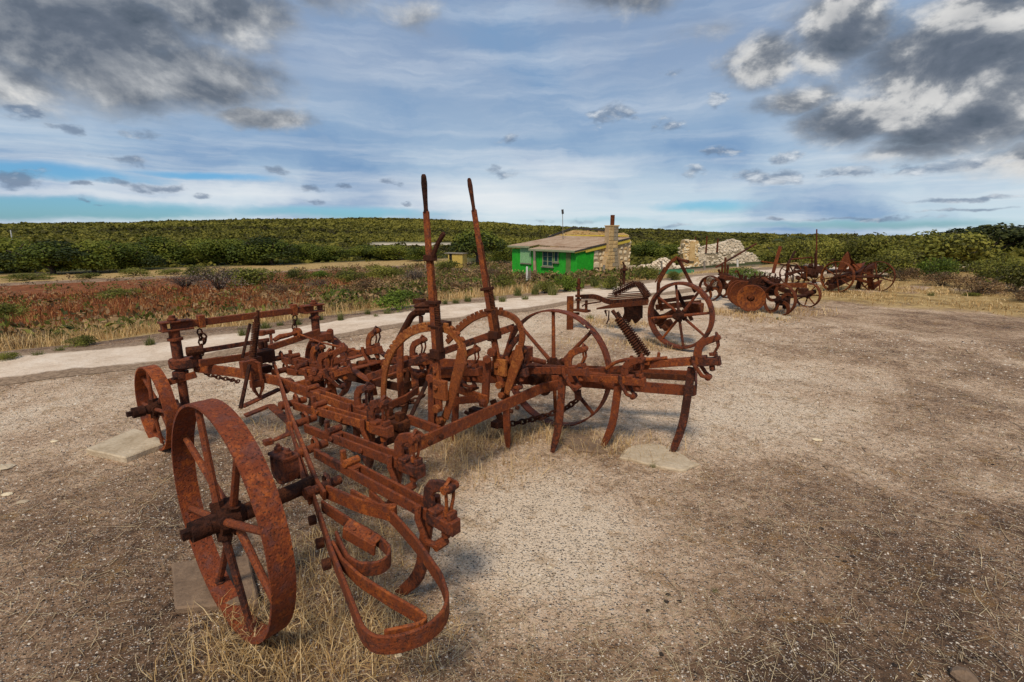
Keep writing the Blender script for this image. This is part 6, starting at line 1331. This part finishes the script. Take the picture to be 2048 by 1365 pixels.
# ================================================================ small things on the ground
def slab(name, pts_, th, mat, label, cat='slab', group=None, jit=.0):
    q = random.Random(len(label)); P_ = []
    n = len(pts_)
    for i in range(n):
        a, b = Vector(pts_[i]), Vector(pts_[(i + 1) % n])
        for k in range(4): w_ = a.lerp(b, k / 4); P_.append((w_.x + q.uniform(-jit, jit), w_.y + q.uniform(-jit, jit)))
    cx, cy = sum(p[0] for p in P_) / len(P_), sum(p[1] for p in P_) / len(P_)
    m = MB(); m.prism([(x - cx, y - cy) for x, y in P_], -.03, th, ((0, 0, 0), (1, 0, 0), (0, 1, 0), (0, 0, 1)))
    o = m.build(name, mat, None, False, .008); o.location = (cx, cy, 0); return tag(o, label, cat, group)
slab('concrete_slab', [(-3.153,3.309,-0.0), (-2.746,3.166,-0.0), (-2.628,3.438,-0.0), (-3.082,3.704,-0.0)][::-1], .045, 'slab', 'pale concrete slab under the small front wheel at left', 'slab', 'slabs under the implements', .004)
slab('concrete_slab', [(-1.664,2.07,-0.0), (-1.45,1.774,-0.0), (-1.103,1.811,-0.0), (-1.314,2.126,-0.0)], .03, 'slab_dirty', 'dirty brown slab under the big near wheel', 'slab', 'slabs under the implements', .005)
slab('flat_stone', [(0.769,3.236,-0.0), (0.94,3.143,-0.0), (1.148,3.027,-0.0), (1.309,3.128,-0.0), (1.202,3.351,-0.0), (1.087,3.474,-0.0), (0.89,3.412,-0.0)], .02, 'slab', 'flat yellow stone under the rightmost tine', 'stone', 'slabs under the implements', .012)
slab('flat_stone', [(0.369,3.529,-0.0), (0.47,3.334,-0.0), (0.712,3.318,-0.0), (0.675,3.529,-0.0), (0.514,3.683,-0.0)], .02, 'slab_dirty', 'flat brown stone under the second tine from the right', 'stone', 'slabs under the implements', .012)
slab('flat_stone', [(4.761,9.429,-0.0), (5.18,8.873,-0.0), (5.382,9.199,-0.0), (5.185,9.796,-0.0)], .03, 'slab', 'thin pale slab under the nearest wheel of the disc plough', 'slab', 'slabs under the implements', .01)
m = MB(); a, b = Vector((0.98,8.017,-0.0)), 0; m.sweep([a - Vector((0, 0, .1)), a + Vector((-.01, 0, .57))], (1, 0, 0), .05, .11); m.box(a + Vector((.09, -.02, .28)), (.12, .03, .04)); tag(m.build('iron_stake', 'rust_far', None, False, .004), 'squat rusted iron stake standing beside the bent hitch of the second machine', 'post')
def rock(name, g, s, mat, label, cat, group=None, seed=1, sub=True):
    q = random.Random(seed); m = MB(); u = []; F = []
    n, k = 9, 5
    for i in range(k):
        t = i / (k - 1); r_ = math.sin(.25 + t * 2.6) if i < k - 1 else .12
        for j in range(n): a = 6.283 * j / n; w_ = q.uniform(.8, 1.15); u.append((math.cos(a) * r_ * s[0] * w_, math.sin(a) * r_ * s[1] * w_, (-.2 + t * 1.1) * s[2] * q.uniform(.92, 1.08)))
    for i in range(k - 1):
        for j in range(n): F.append((i * n + j, i * n + (j + 1) % n, (i + 1) * n + (j + 1) % n, (i + 1) * n + j))
    F.append(tuple((k - 1) * n + j for j in range(n))); m.add(u, F); o = m.build(name, mat); o.location = (g[0], g[1], gz(g[0], g[1])); return tag(o, label, cat, group)
rock('rock', (1.652,1.459,-0.0), (.042, .036, .045), 'slab_dirty', 'grey rock cut off by the bottom edge of the photo near the right corner', 'rock', None, 3)
for k, (g, s_, mt_, lb) in enumerate((((2.41,3.557,-0.0), .04, 'pale_stone', 'white flat pebble alone on the bare ground right of the cultivator'), ((-3.537,3.099,-0.0), .06, 'slab', 'yellowish stone cut off by the left border'), ((-2.975,2.656,-0.0), .035, 'slab', 'small yellowish stone below the one at the left border'), ((-3.16,2.742,-0.0), .035, 'pale_stone', 'pale flat stone at the left border, lowest of three'), ((-3.593,3.529,-0.0), .03, 'pale_stone', 'pale pebble left of the concrete slab'), ((0.186,2.07,-0.0), .012, 'pale_stone', 'tiny pale pebble on the gravel right of the bent flat bars'), ((-0.442,1.562,-0.0), .016, 'pale_stone', 'small pale stone below the bent flat bar loop'))):
    rock('stone', g, (s_, s_ * .7, s_ * .35), mt_, lb, 'stone', 'loose stones', 20 + k)
for k, (g, lb) in enumerate((((1.645,2.145,-0.0), 0), ((1.721,2.149,-0.0), 0), ((1.657,2.111,-0.0), 0), ((1.72,2.213,-0.0), 0), ((1.714,2.386,-0.0), 0), ((1.448,1.518,-0.0), 0), ((2.186,3.113,-0.0), 0), ((0.706,1.883,-0.0), 1), ((0.683,1.84,-0.0), 1), ((0.744,1.843,-0.0), 1), ((0.581,1.567,-0.0), 1), ((0.589,1.788,-0.0), 1), ((1.51,1.476,-0.0), 0), ((3.396,3.143,-0.0), 0))):
    rock('dung_pellet', g, (random.uniform(.010, .014), random.uniform(.008, .011), .009), 'dung', ('dark dry dung pellet on the bare ground at the lower right', 'dark dry dung pellet on the gravel below the rightmost tine')[lb], 'dung', 'dung pellets', 40 + k)
for k, (q_, lb) in enumerate((((0.04,0.524,0.708), 0), ((0.04,0.476,0.681), 0), ((0.04,0.577,0.647), 0), ((0.04,0.525,0.629), 0), ((2.56,-0.231,0.897), 2), ((2.56,-0.271,0.87), 2))):
    p = C1.matrix_basis @ Vector(q_); m = MB(); m.lathe([(-.008, 0), (-.006, .006), (0, .0085), (.005, .006), (.008, 0)], (0, 0, 0), (0, 1, .4), 10); o = m.build('snail_shell', 'pale_stone', None, True); o.location = p
    tag(o, ('tiny white snail shell stuck inside the rim of the near wheel', '', 'tiny white snail shell on the upper rim of the far large wheel')[lb], 'snail', 'snail shells on the iron')
bpy.context.view_layer.update()
